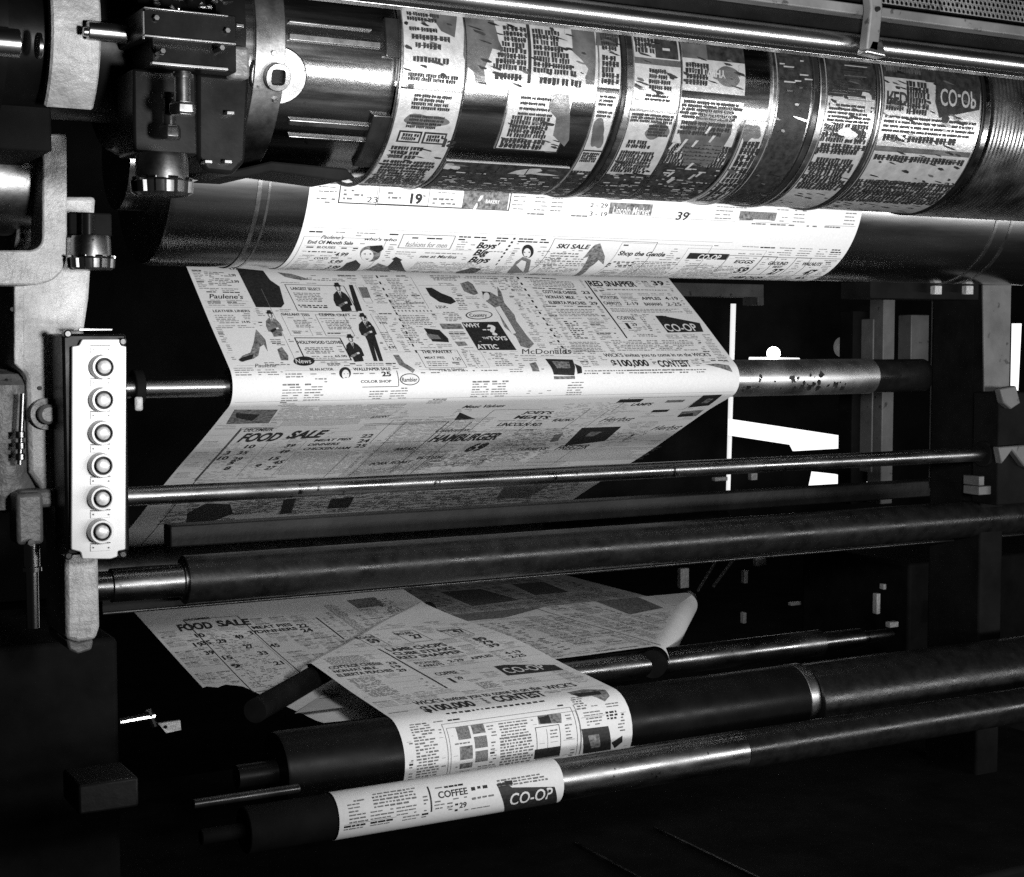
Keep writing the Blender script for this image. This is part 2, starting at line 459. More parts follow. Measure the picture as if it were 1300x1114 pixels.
# boss with a square socket on the collar
bx, ba = pa(350, 97, .18)
def onpc(x, da, h):                         # point on drum: x, arc offset (m), height above r=.172
    a = math.radians(ba)+da/.18; r = .18+h
    return Vector((x, PC[0]+r*math.cos(a), PC[1]+r*math.sin(a)))
def pad(outline, h0, h1, name, m, parent, inner=None, bev=.001, mat2=None):
    bm = NB(); k = len(outline)
    A = [bm.verts.new(onpc(bx+p[0], p[1], h0)) for p in outline]; B = [bm.verts.new(onpc(bx+p[0], p[1], h1)) for p in outline]
    for i in range(k): bm.faces.new((A[i], A[(i+1) % k], B[(i+1) % k], B[i]))
    if inner is None: bm.faces.new(B)
    else:
        C = [bm.verts.new(onpc(bx+p[0], p[1], h1)) for p in inner]; D_ = [bm.verts.new(onpc(bx+p[0], p[1], h0)) for p in inner]
        for i in range(k):
            j = (i+1) % k
            bm.faces.new((B[i], B[j], C[j], C[i])); bm.faces.new((C[i], C[j], D_[j], D_[i]))
    bmesh.ops.recalc_face_normals(bm, faces=bm.faces); return build(name, bm, m, parent, bevel=bev)
circ = lambda r, n=40, cx=0.: [(cx+r*math.cos(2*PI*i/n), r*math.sin(2*PI*i/n)) for i in range(n)]
def sq(r, n=40, p=5.): return [(r*abs(math.cos(a))**(2/p)*(1 if math.cos(a) > 0 else -1), r*abs(math.sin(a))**(2/p)*(1 if math.sin(a) > 0 else -1)) for a in (2*PI*i/n for i in range(n))]
pad(circ(.041, cx=.006), -.012, -.0025, 'cam_plate', 'worn', pcyl)
pad(circ(.0425, cx=.006), -.012, -.0045, 'cam_gasket', 'black', pcyl)
pad(circ(.0185), -.003, .012, 'socket_boss', 'worn', pcyl, inner=sq(.0095))
pad(sq(.0096), -.002, .002, 'socket', 'black', pcyl, bev=0)
for dx, da in ((-.006, -.031), (.003, .033)):
    bm = NB(); p = onpc(bx+dx, da, -.003); q = onpc(bx+dx, da, .004); tube(bm, p, q, .004, 6); build('bolt_head', bm, 'steel', pcyl, bevel=.0006)
# lock-up bars and blocks on the bare end
for (u0, u1, v, w) in ((366, 482, 47, 1.6), (366, 470, 28, .5), (366, 470, 154, 1.5), (366, 470, 172, .5)):
    x0, a = pa(u0, v); x1, _ = pa(u1, v); build('lock_bar', cylslab(x0, x1, a-w, a+w, .168, .176, 4), 'worn', pcyl, bevel=.0012)
for (u0, v0, u1, v1) in ((488, 22, 515, 74), (474, 146, 506, 214)):
    x0, a0 = pa(u0, v0, .178); x1, _ = pa(u1, v0, .178); _, a1 = pa((u0+u1)/2, v1, .178)
    build('clamp_block', cylslab(x0, .997, min(a0, a1), max(a0, a1), .168, .179, 10), 'dark', pcyl, bevel=.0015)

# the curved plates
PR = .1838
full = arcpath(PC, PR, 85, 268, 150)
def plate(ua, ub, va=-30, vb=300, vref=140):
    """sheet on the drum between two columns; t runs downwards"""
    sh = Sheet(full, 0, 1); x0 = pa(ua, vref, PR)[0]; x1 = pa(ub, vref, PR)[0]
    t0 = sh.inv(ua, va)[1] if va > -20 else 0.02; t1 = sh.inv(ua, vb)[1] if vb < 280 else sh.T[-1]
    k = [i for i, t in enumerate(sh.T) if t0 <= t <= t1]
    s2 = Sheet([full[i] for i in k], x0, x1); s2.orient(); s2.lift = .0006
    return s2
NEAR = {}
def edge(sh, w=.0025, mi=3):               # bright bevelled rim of a plate
    sh.rect(0, 0, w, sh.T[-1], mi, .0003); sh.rect(sh.W-w, 0, sh.W, sh.T[-1], mi, .0003); sh.rect(0, sh.T[-1]-w, sh.W, sh.T[-1], mi, .0003)
def endplate(sh, label):
    T = sh.T[-1]
    ang = [math.degrees(math.atan2(sh.P[i, 1]-PC[1], sh.P[i, 0]-PC[0])) % 360 for i in range(len(sh.T))]
    def band(a0, a1):                       # dark ink film over a stretch of plate, pale glints painted on it
        tt = [sh.T[i] for i, a in enumerate(ang) if a0 <= a <= a1]
        if len(tt) < 4: return
        ta, tb = tt[0], tt[-1]; N_ = 5
        for i in range(N_):                 # ragged edged ink film
            sa, sb = sh.W*i/N_, sh.W*(i+1)/N_; e = random.uniform(0, .006)
            sh.rect(max(.002, sa), ta+(e if ta > .001 else 0), min(sh.W-.002, sb), tb, 1, .00095)
        t = ta+.004
        while t < tb-.003:
            s_ = random.uniform(.003, .02)
            while s_ < sh.W-.006:
                L = random.uniform(.003, .016)
                if random.random() < .42: sh.rect(s_, t, min(s_+L, sh.W-.003), t+random.uniform(.0012, .0032), random.choice([0, 0, 0, 3, 2]), .00115)
                s_ += L+random.uniform(.001, .008)
            t += random.uniform(.0035, .006)
    band(80, 148); low = getattr(sh, 'low', None)
    if low: band(low, 268)
    for k in range(int(sh.W*T*900)+3):     # ink smears and bare slivers painted as glints, mostly low on the plate
        s_, t_ = random.uniform(0, sh.W*.92), T*(.42+.58*random.random())
        L, h_ = random.uniform(.004, .018), random.uniform(.0012, .0035); m_ = random.choice([1, 1, 1, 1, 2, 3]); n_ = random.randint(5, 8)
        pts = []
        for i in range(n_):
            a = 2*PI*i/n_; q = random.uniform(.5, 1.1); pts.append((min(sh.W-.0005, max(.0005, s_+L*q*math.cos(a))), min(T-.0005, max(.0005, t_+h_*q*math.sin(a)+L*.2*q*math.cos(a)))))
        sh.poly(pts, m_, .0010+.00002*(k % 15), px=False)
    # side walls give the plate its thickness
    for s in (0, sh.W):
        for i in range(0, len(sh.T)-1):
            k = len(sh.verts); a, b = sh.T[i], sh.T[i+1]
            sh.verts += [sh.pt(s, a, 0), sh.pt(s, b, 0), sh.pt(s, b, -.004), sh.pt(s, a, -.004)]; sh.faces.append((k, k+1, k+2, k+3)); sh.mi.append(0)
    for t in (0, sh.T[-1]):
        k = len(sh.verts); sh.verts += [sh.pt(0, t, 0), sh.pt(sh.W, t, 0), sh.pt(sh.W, t, -.004), sh.pt(0, t, -.004)]; sh.faces.append((k, k+1, k+2, k+3)); sh.mi.append(0)
    o = sh.finish('printing_plate', ['plate', 'type', 'blob', 'steel'], pcyl)
    if label: o['label'] = label
    return o
SEAM = 107
# column 1
p = plate(505, 583, -30, SEAM); p.paper(6)
p.poly([(548, -8), (572, 8), (580, 20), (577, 48), (560, 40), (545, 18)], 2)
W = p.W; T = p.T[-1]
p.letters(.006, T-.150, W*.6, T-.080, .0075, .0045); p.letters(W*.55, T-.150, W-.01, T-.128, .008, .005)
p.letters(.012, T-.072, W-.02, T-.045, .012, .006, ragged=.4); p.letters(.01, T-.040, W*.8, T-.028, .010, .006, ragged=.3)
p.letters(.008, T-.016, W-.008, T-.004, .006, .004, ragged=.05)
endplate(p, 'narrow curved plate with small ads, upper half')
p = plate(504, 583, SEAM+2, 300); p.paper(6); W = p.W
p.letters(.02, .006, W-.016, .030, .006, .0035); p.blob(W*.5, .046, .034, .011, 2, .0004, rough=.25, seed=3); p.letters(.02, .038, W-.02, .058, .0055, .003)
for a in (.012, W*.53):
    p.rect(a, .064, a+W*.38, .085, 1, .0004); p.rect(a+.003, .067, a+W*.38-.003, .082, 0, .0006); p.letters(a+.006, .0685, a+W*.38-.006, .082, .0062, .004, ragged=.1, h=.0009)
p.letters(.008, .092, W*.6, .118, .009, .0055); p.text('JS', (560, 178), (580, 178), hm=.013, bold=.06, flip=True)
p.letters(.006, .122, W-.006, .172, .0078, .0052, ragged=.08)
p.letters(.004, .176, W-.004, .24, .007, .005, ragged=.05)
endplate(p, None)
# column 2, upper: two text columns and bare metal patches
p = plate(587, 754, -30, SEAM+1); p.paper(10); W = p.W; T = p.T[-1]
p.letters(.004, T-.15, W-.01, T-.112, .008, .006, ragged=.05)
p.rect(W*.14, T-.108, W*.92, T-.1005, 1); p.rect(W*.45, T-.1, W*.475, T-.008, 1)
p.poly([(588, 20), (625, 22), (633, 52), (640, 66), (625, 62), (620, 76), (614, 88), (617, 106), (604, 106), (602, 92), (592, 84), (588, 70)], 2)
p.poly([(724, 32), (754, 40), (754, 108), (744, 107), (743, 98), (747, 88), (738, 76), (727, 66)], 2)
p.poly([(690, 22), (703, 24), (704, 38), (692, 38)], 0, .0009); p.poly([(716, 33), (722, 34), (724, 46), (717, 44)], 0, .0009)
for k in range(8):
    t = T-.092+k*.0085; o = max(0, (k-2))*.0055
    p.letters(W*.27-o*.7, t, W*.44, t+.005, .01, .0056, ragged=.02); p.letters(W*.49, t, W*.70+o, t+.005, .01, .0056, ragged=.02)
p.letters(W*.2, T-.020, W*.42, T-.012, .02, .0075, ragged=.05); p.letters(W*.54, T-.019, W*.86, T-.011, .02, .0075, ragged=.05)
endplate(p, 'wide curved plate with two raised text columns and dark unrouted patches')
# column 2, lower: inset plate on bare drum
p = plate(640, 722, SEAM+4, 192, vref=150); p.paper(6); W = p.W; T = p.T[-1]
p.letters(.02, .008, W-.03, .035, .0082, .003, ragged=.3); p.letters(.012, .038, W-.034, T-.026, .0072, .005, ragged=.06); p.letters(.006, T-.022, W-.03, T-.008, .009, .0065, ragged=.05)
p.poly([(698, 118), (722, 112), (722, 178), (716, 186), (702, 172), (706, 150), (697, 140)], 2)
edge(p); endplate(p, 'small square curved plate with one raised text column')
p = plate(590, 752, 204, 300); p.low = 240; p.paper(10, mi=1); W = p.W; T = p.T[-1]
for k in range(16):
    s = random.uniform(.0, W*.9); t = random.uniform(.002, T*.7); L = random.uniform(.02, .07)
    p.poly([(s, t), (s+L*.6, t-.002), (s+L, t+.002), (s+L*.5, t+.003)], random.choice([0, 0, 2, 3]), .0008, px=False)
p.blob(W*.62, .022, .030, .012, 0, .0006, rough=.7, seed=5); p.blob(W*.05, .012, .012, .009, 0, .0006, rough=.5, seed=8); p.letters(W*.7, .03, W, .09, .008, .0055)
for s_ in (.42, .66): p.rect(W*s_, .002, W*s_+.002, T, 3, .0009)
endplate(p, 'dark inky curved plate with pale torn-looking streaks')
# column 3
p = plate(756, 783, -30, SEAM+4); p.paper(4); W = p.W; T = p.T[-1]; p.poly([(755, 20), (785, 24), (784, 60), (756, 58)], 2)
p.letters(.003, T-.11, W-.003, T-.055, .0075, .005, h=.001); p.letters(.003, T-.05, W-.006, T-.004, .009, .006, ragged=.3); endplate(p, None)
p = plate(755, 781, SEAM+7, 300); p.low = 236; p.paper(4); W = p.W; p.letters(.004, .004, W-.003, .036, .006, .003); p.blob(W*.45, .066, .013, .024, 2, .0006, rough=.4, seed=2)
p.rect(0, .095, W, .098, 1); p.letters(.002, .1, W-.002, .12, .005, .0035); p.letters(0, .14, W, .2, .007, .005); edge(p, .0015); endplate(p, None)
# column 4
p = plate(801, 860, -30, SEAM+28); p.paper(5); W = p.W; T = p.T[-1]
p.letters(.002, T-.16, W*.42, T-.082, .0085, .006, ragged=.1); p.rect(W*.46, T-.165, W*.96, T-.078, 1); p.rect(W*.62, T-.095, W*.78, T-.091, 0, .0009)
p.rect(0, T-.076, W, T-.066, 2); p.letters(W*.3, T-.06, W*.8, T-.024, .0085, .0048); p.letters(W*.25, T-.02, W*.85, T-.008, .006, .003); endplate(p, None)
p = plate(800, 860, SEAM+31, 300); p.low = 234; p.paper(5); W = p.W
p.letters(.004, .003, W-.004, .014, .005, .0032, ragged=.02); p.blob(W*.68, .030, .022, .014, 2, .0005, rough=.3, seed=9); p.letters(W*.45, .02, W*.9, .04, .005, .003, h=.0009)
p.letters(W*.12, .048, W*.62, .064, .0075, .005); p.letters(W*.06, .068, W*.8, .115, .0066, .0048, ragged=.05); p.letters(0, .135, W, .23, .0075, .006, ragged=.02)
edge(p); endplate(p, None)
# column 5
p = plate(863, 943, -30, SEAM+10); p.paper(6); W = p.W; T = p.T[-1]
p.letters(.003, T-.16, W*.35, T-.08, .0085, .005); p.rect(W*.4, T-.17, W, T-.052, 1); p.rect(0, T-.08, W*.4, T-.052, 2)
p.text('WHY', (897, 88), (921, 90), hm=.013, bold=.05, mi=0, flip=True, h=.0009); p.text('?', (936, 84), (945, 86), hm=.024, bold=.07, mi=0, flip=True, h=.0009)
p.letters(.004, T-.045, W*.4, T-.01, .009, .006); p.blob(W*.72, T-.028, .024, .017, 2, .0008, rough=.06, seed=1); endplate(p, 'curved plate with a black panel and a dark oval')
p = plate(862, 943, SEAM+14, 300); p.low = 226; p.paper(6); W = p.W
p.letters(0, .003, W, .03, .006, .0038); p.poly([(862, 168), (900, 138), (930, 136), (928, 170), (905, 205), (868, 230)], 2)
p.letters(W*.05, .036, W*.9, .06, .008, .005, h=.001); p.letters(0, .075, W, .23, .0072, .006, ragged=.02)
for k in range(12):
    s = random.uniform(0, W*.8); t = random.uniform(.04, .15); p.poly([(s, t+.012), (s+.005, t), (s+.011, t), (s+.004, t+.013)], 0, .0013, px=False)
edge(p); endplate(p, None)
# column 6
p = plate(948, 976, 150, 300, vref=150); p.paper(4); p.blob(p.W*.3, .02, .02, .016, 2, .0005, rough=.5, seed=4); p.letters(.006, .035, p.W-.006, .2, .013, .009, ragged=.02); edge(p, .0018); endplate(p, None)
p = plate(985, 1029, -30, 300); p.paper(5, mi=0); W = p.W; p.rect(0, 0, W, p.T[-1], 1, .0002)
p.letters(.003, .03, W-.002, .2, .012, .009, ragged=.02)
for k in range(46):
    s = random.uniform(0, W*.8); t = .04+k*.0055+random.uniform(-.002, .002); w = random.uniform(.006, .026); p.addf([(s, t), (min(W, s+w), t), (min(W, s+w*.9), t+.002), (s, t+.0026)], random.choice([0, 0, 2, 3]), .0012)
edge(p); endplate(p, 'narrow dark curved plate crowded with raised lines')
# column 7
p = plate(1048, 1111, -30, 300); p.paper(6); W = p.W; t0 = p.inv(1060, 130)[1]
p.rect(0, 0, W, t0-.010, 1, .0002)
for k in range(26):
    t = t0-.12+k*.0045; s = random.uniform(.002, W*.5); p.addf([(s, t), (min(W, s+random.uniform(.02, .06)), t), (min(W, s+.05), t+.0014), (s, t+.0018)], random.choice([0, 2, 3]), .001)
p.text('J', (1093, 124), (1106, 126), hm=.026, bold=.08, mi=0, h=.0012, flip=True)
p.rect(.008, t0-.002, .02, t0+.008, 0, .001); p.letters(.002, t0+.002, W-.002, t0+.03, .0065, .0032); p.blob(W*.55, t0+.05, .018, .012, 0, .0009, rough=.4, seed=21)
p.letters(.002, t0+.034, W-.004, t0+.064, .0085, .0062, ragged=.1); p.letters(.002, t0+.07, W-.004, t0+.17, .0092, .0076, ragged=.3)
edge(p); endplate(p, 'curved plate between two bright rings, black at the top')
# column 8
p = plate(1121, 1246, -30, 300); p.paper(8); W = p.W
tA = p.inv(1200, 150)[1]
p.rect(0, 0, W*.42, tA-.062, 1, .0002); p.rect(W*.42, 0, W, tA-.06, 1, .0002)
p.letters(.004, tA-.12, W*.4, tA-.064, .008, .006, h=.001, mi=2); p.letters(W*.22, tA-.058, W*.46, tA-.002, .0095, .007)
p.text('RED', (1126, 116), (1152, 119), hm=.024, bold=.05, mi=1, flip=True); p.letters(.004, tA-.022, W*.2, tA-.006, .009, .006)
a = [p.inv(1187, 98), p.inv(1243, 101), p.inv(1243, 140), p.inv(1192, 150), p.inv(1187, 130)]
p.poly(a, 1, .0009, px=False); p.text('CO-OP', (1193, 113), (1238, 118), hm=.032, bold=.02, mi=0, h=.0014, flip=True)
p.blob(p.inv(1200, 152)[0], p.inv(1200, 152)[1], .009, .007, 1, .0007, rough=.2, seed=12)
p.letters(.004, tA+.004, W-.01, tA+.03, .008, .0035, ragged=.05); p.rect(.002, tA+.058, W-.004, tA+.068, 2)
p.letters(.006, tA+.036, W*.9, tA+.052, .012, .009, ragged=.2)
p.letters(.006, tA+.074, W-.006, tA+.088, .012, .0085, ragged=.05)
p.text('RED SNAPPER', (1108, 228), (1180, 231), hm=.012, bold=.05, flip=True); p.text('39', (1200, 232), (1214, 233), hm=.012, bold=.05, flip=True)
p.text('CO & TONY', (1098, 242), (1150, 244), hm=.011, bold=.05, flip=True)
p.letters(W*.0, tA+.128, W, tA+.2, .011, .0085, ragged=.03)
edge(p); endplate(p, 'widest curved plate with the CO-OP block, at the right end')
# rings that hold the plates
def ring(u0, u1, r, m, name='clamp_ring', vref=140):
    x0 = pa(u0, vref, PR)[0]; x1 = pa(u1, vref, PR)[0]; bm = NB(); lathe(bm, [(x0, .18), (x0, r-.0012), (x0+.0012, r), (x1-.0012, r), (x1, r-.0012), (x1, .18)], PC, n=150, caps=False); build(name, bm, m, pcyl)
ring(785, 790, .1862, 'dark'); ring(791, 799, .186, 'steel'); ring(500, 504, .1862, 'steel'); ring(584, 586, .1855, 'steel')
ring(978, 983, .1862, 'steel'); ring(1031, 1038, .1855, 'dark'); ring(1039, 1046, .1865, 'steel'); ring(1112, 1119, .1862, 'dark'); ring(1115, 1117, .1868, 'steel'); ring(1247, 1251, .1865, 'black'); ring(861, 862.5, .1858, 'steel')

# ====================================================== impression cylinder
ic = thing('impression_cylinder', 'smooth dark steel cylinder carrying the white web, under the plate cylinder', 'press cylinder', (.8, BL[0], BL[1]))
bm = NB(); lathe(bm, [(.70, .09), (.745, .09), (.745, .178), (.755, .1815), (2.85, .1815), (2.85, .09)], BL, n=160); build('cylinder_body', bm, 'blanket', ic)
for x0, x1, r in ((.886, .893, .1835), (.905, .909, .1825), (2.555, .2, .1835), (2.60, .2, .183)):
    if x1 == .2: x1 = x0+.008
    bm = NB(); lathe(bm, [(x0, .18), (x0, r), (x1, r), (x1, .18)], BL, n=120, caps=False); build('bearer_ring', bm, 'worn', ic)

# ============================================================== the webs
def oval(c, du, dv, mi, h=.0006, n=28): w.poly([(c[0]+du*math.cos(a), c[1]+dv*math.sin(a)) for a in (2*PI*i/n for i in range(n))], mi, h)
w = Sheet(arcpath(BL, .1828, 60, 330, 220), WX0, WX1)
tb = [i for i, q in enumerate(w.P)]
# visible part of the wrap: from the nip down to the lower tangent
w.rng = (math.radians(175-60)*.1828, math.radians(273-60)*.1828); w.orient(); w.paper(30)
w.frame((433, 215), (646, 268), .0022); w.line((478.5, 238), (478, 262), .0008); w.text('23', (465, 257), (479, 258), 8, bold=.0)
w.text('19', (520, 258), (535, 259), 13, bold=.07); w.text('c', (537, 250), (541, 250), 4, bold=.04); w.frame((483, 225), (543, 262), .0009)
w.pbody((437, 239), (462, 256), pitch=.007, hgt=.002, dens=.6); w.pbody((486, 242), (510, 258), pitch=.008, hgt=.002, dens=.5); w.pbody((550, 250), (582, 264), pitch=.008, hgt=.002, dens=.9)
w.prect((590, 236), (643, 267), 3, .0006); w.text('J', (594, 266), (612, 258), 20, bold=.02, italic=.4, mi=4, h=.001); w.text('BAKERY', (616, 258), (634, 258), 5, bold=.03, mi=4, h=.001); 
w.pbody((402, 250), (428, 262), pitch=.006, hgt=.0015, dens=.6)
w.text("Paulene's", (407, 303), (436, 304), 5, .01, .35); w.text('End Of Month Sale', (390, 309), (447, 312), 4.6, .04, .1); w.frame((386, 300), (453, 360), .0008, 2)
w.text('BLOUSES', (402, 315), (425, 316), 3, .03); w.pbody((392, 318), (432, 322), pitch=.006, hgt=.0018, mi=1, dens=.7); w.text('4.99', (424, 325), (440, 326), 5, .04, .2)
w.text('COATS', (398, 329), (415, 330), 3, .02); w.text('5.99', (416, 334), (432, 335), 4.5, .04, .2); w.text('3.99', (412, 341), (428, 341), 4.5, .04, .2)
w.text("who's who", (462, 305), (503, 307), 4, .03, .2)
oval((470, 322), 13, 10, 3); oval((466, 324), 8, 7.5, 4, .0009); w.poly([(470, 312), (485, 311), (487, 316), (480, 321), (470, 316)], 1, .0011); w.poly([(461, 322), (464, 321), (464, 323)], 1, .0012); w.poly([(468, 322), (471, 321), (471, 323)], 1, .0012); w.poly([(463, 328), (469, 328), (466, 329.4)], 1, .0012)
w.poly([(422, 345), (440, 334), (452, 330), (458, 336), (450, 346)], 1); w.poly([(462, 343), (480, 334), (492, 338), (496, 345)], 3); w.poly([(486, 342), (500, 330), (508, 330), (516, 345)], 1); w.poly([(497, 329), (503, 326), (511, 330), (505, 333)], 1)
w.frame((512, 297), (571, 317), .0016, 2); w.text('fashions for men', (514, 313), (566, 315), 7, .0, .1, mi=2); w.text('see at Marlins', (532, 327), (578, 329), 4, .03, .2); w.pbody((540, 320), (590, 324), pitch=.005, hgt=.0014)
w.text("Boys'", (604, 315), (632, 316), 8, .06, .25); w.text('Big', (600, 324), (618, 325), 8, .06, .25); w.text('Buys', (593, 333), (619, 334), 8, .06, .25)
w.poly([(580, 345), (598, 340), (612, 341), (600, 347), (578, 348)], 1)
for k in range(8): w.prect((655-k*3.2, 302+k*4.6), (651-k*3.2, 304.4+k*4.6), 1)
oval((670, 319), 7.5, 8.5, 1); oval((669, 321), 4.6, 6, 4, .0009); w.poly([(664, 320), (666, 319), (667, 321)], 1, .0011); w.poly([(670, 320), (672, 319), (673, 321)], 1, .0011); w.poly([(666, 325), (670, 325), (668, 326.4)], 1, .0011); w.poly([(645, 344), (655, 332), (664, 326), (674, 330), (670, 346), (644, 347)], 2); w.poly([(655, 336), (662, 330), (668, 332), (664, 345)], 4, .0009)
w.frame((704, 303), (783, 352), .001); w.text('SKI SALE', (706, 315), (747, 317), 6, .05, .1); w.pbody((703, 320), (730, 346), pitch=.008, hgt=.002, dens=.8)
w.poly([(755, 311), (762, 309), (764, 315), (768, 326), (766, 336), (760, 330), (756, 334), (748, 340), (735, 350), (728, 350), (742, 336), (747, 326), (740, 328), (748, 318)], 3)
w.frame((790, 308), (862, 352), .0008, 2); w.text('Shop the Gentle', (784, 324), (842, 327), 6, .05, .1); w.pbody((800, 312), (850, 316), pitch=.006, hgt=.0018); w.pbody((775, 331), (800, 340), pitch=.006, hgt=.0022, mi=1, dens=.8); w.pbody((805, 331), (840, 350), pitch=.006, hgt=.0016)
w.frame((874, 315), (930, 354), .0006, 2); w.prect((876, 321), (921, 330), 1, .0006); w.text('CO-OP', (884, 329), (912, 330), 7, .03, .1, mi=4, h=.001)
w.pbody((876, 334), (905, 350), pitch=.006, hgt=.0013, dens=.5)
for a, b, tx, pr in (((926, 324), (963, 349), 'EGGS', '59'), ((969, 326), (1006, 350), 'GROUND', '27'), ((1012, 327), (1046, 351), 'WALNUTS', '47')):
    w.frame(a, b, .0012); w.text(tx, (a[0]+5, a[1]+10), (a[0]+29, a[1]+10.8), 4.5, .05, .1); w.text(pr, (a[0]+4, a[1]+22), (a[0]+18, a[1]+22.4), 7.5, .06, .15)
w.text('BEEF', (980, 340), (992, 340), 3, .03)
w.text('LAMB CHOPS', (925, 353), (965, 354), 3, .04); w.text('45', (1006, 354), (1018, 354.5), 3.4, .04)
w.text('2 - 29', (749, 263), (771, 264), 6, .01); w.text('3 - 19', (748, 274), (770, 275), 6, .01); w.pbody((720, 256), (740, 258), hgt=.0022, mi=1); w.pbody((718, 266), (743, 270), pitch=.006, hgt=.0022, mi=1)
w.prect((775, 257), (826, 274), 3, .0006); w.text('Lincoln Market', (777, 271), (824, 273), 10, .02, .1, mi=4, h=.001); w.pbody((828, 268), (840, 272), hgt=.002, mi=1); w.text('39', (857, 279), (873, 280), 11, .03, .15); w.text('c', (874, 273), (877, 273), 4)
w.prect((940, 268), (984, 280), 2); w.poly([(938, 280), (946, 268), (953, 270), (956, 280)], 3, .0007); w.poly([(972, 279), (976, 272), (984, 273), (983, 281)], 3, .0007)
for a, b in (((530, 332), (592, 344)), ((690, 318), (703, 340)), ((612, 318), (640, 322)), ((870, 336), (920, 352)), ((600, 337), (628, 350)), ((1030, 350), (1046, 354)), ((455, 346), (640, 349))):
    w.pbody(a, b, pitch=.006, hgt=.0014, dens=.8)
w.rect(.0, w.inv(700, 300)[1]-.0006, .9, w.inv(700, 300)[1], 2)
w.autofill(w.inv(700, 304)[1], w.inv(700, 352)[1], pitch=.0062, hgt=.0021, seed=11)
w.autofill(w.inv(700, 246)[1], w.inv(700, 276)[1], pitch=.0075, hgt=.002, keep=.55, seed=12)
o = w.finish('newspaper_web', ['paper', 'ink', 'grey', 'halftone', 'light'])
tagit(o, 'bright white printed paper wrapped round the front of the impression cylinder, under the type plates', 'newspaper web')

# ---- the web that folds over the guide roller, runs back and returns low on the left
fillet.centres = []
l1 = ((3.117, .140), (2.8535, -.0615)); l2 = ((2.857, -.130), (3.575, -.441)); l3 = ((3.55, -.638), (3.05, -.712))
def isect(a, b):
    (x1, y1), (x2, y2) = a; (x3, y3), (x4, y4) = b
    d = (x1-x2)*(y3-y4)-(y1-y2)*(x3-x4); p = x1*y2-y1*x2; q = x3*y4-y3*x4
    return ((p*(x3-x4)-(x1-x2)*q)/d, (p*(y3-y4)-(y1-y2)*q)/d)
top = (3.117+.5*.789, .140+.5*.604)
route = fillet([top, isect(l1, l2), isect(l2, l3), (2.79, -.712-.148*.26)], [.043, .05])
GR, BK = fillet.centres[:2]
print('guide roller', GR, 'back roller', BK)
w = Sheet(dense(route, .03), WX0, WX1); w.curved = True
d0 = np.hypot(w.P[:, 0]-BK[0], w.P[:, 1]-BK[1]); Tb = w.T[int(np.argmin(d0))]   # where it meets the back roller
w.rng = (0, Tb-.05); w.orient()
Tg = w.T[int(np.argmin(np.hypot(w.P[:, 0]-GR[0], w.P[:, 1]-GR[1])))]
w.wave = lambda s, t: min(1, abs(t-Tg)*6)*max(0, min(1, abs(t-Tg)*14-1))*(.0022*math.sin(s*9+t*3)*math.sin(t*7+1.3)+.0012*math.sin(s*23+2)*math.sin(t*11))
def tend(s):
    y = 3.045 if s < .075 else max(2.79, 3.045-(s-.075)*3.2)
    y += .006*math.sin(s*160) if s < .1 else 0
    return float(np.interp(-y, -w.P[-30:, 0], w.T[-30:])) if False else w.T[-1]-max(0, (y-2.79))*1.0112
xs_full = True
# full-width run
ts = w.T
def run(w, s0, s1, ta, tb, ns=24):
    base = len(w.verts); lst = [ta]+[t for t in w.T if ta < t < tb]+[tb]
    for s in np.linspace(s0, s1, ns+1):
        for t in lst: w.verts.append(w.pt(s, t, 0))
    c = len(lst)
    for i in range(ns):
        for j in range(c-1): b = base+i*c+j; w.faces.append((b, b+c, b+c+1, b+1)); w.mi.append(0)
run(w, 0, 1.2, 0, Tb+.06, 40)
# returning run, cut along its torn near edge
cols = np.linspace(0, .69, 70); base = len(w.verts); nj = 14
for s in cols:
    tE = tend(s)
    for j in range(nj+1): w.verts.append(w.pt(s, Tb+.06+(tE-Tb-.06)*j/nj, 0))
for i in range(len(cols)-1):
    for j in range(nj): b = base+i*(nj+1)+j; w.faces.append((b, b+nj+1, b+nj+2, b+1)); w.mi.append(0)
# -- upper run
sf, tf = w.inv(300, 480)
w.pbody((258, 346), (298, 366), pitch=.0055, hgt=.0016, dens=.8); w.text('4.99', (290, 343), (302, 343), 4, .05); w.text('2.99', (291, 352), (300, 352.4), 3.4, .04); w.text('3.99', (294, 360), (304, 360), 3.4, .04)
w.text("Paulene's", (266, 380), (310, 381), 6, .02, .3); w.text('LEATHER LINERS', (271, 397), (318, 398), 3.2, .03); w.line((262, 391), (318, 391), .0008, 2); w.pbody((272, 400), (308, 412), pitch=.006, hgt=.0015)
w.text('14.95', (308, 411), (318, 411), 3, .03)
w.poly([(300, 341), (334, 344), (343, 356), (355, 364), (361, 386), (357, 391), (325, 391)], 1)
w.poly([(352, 346), (370, 348), (394, 355), (382, 356), (362, 352)], 3); w.line((320, 343), (374, 456), .0008, 2)
w.poly([(303, 457), (308, 452), (318, 448), (322, 436), (325, 419), (330, 424), (337, 432), (340, 447), (335, 438), (330, 441), (328, 452), (322, 456), (306, 460)], 3)
w.poly([(303, 458), (306, 455), (322, 450), (320, 456), (308, 460)], 1, .0006)
w.text('Paulene', (324, 467), (352, 468), 5, .0, .4); w.line((300, 464), (358, 465), .0006, 2)
f = w.frame((361, 361), (455, 396), .0016); w.text('LARGEST SELECT', (370, 368), (408, 368.6), 3.6, .04); w.pbody((372, 371), (414, 384), pitch=.0055, hgt=.0016); w.pbody((378, 386), (424, 392), pitch=.006, hgt=.0022, mi=1)
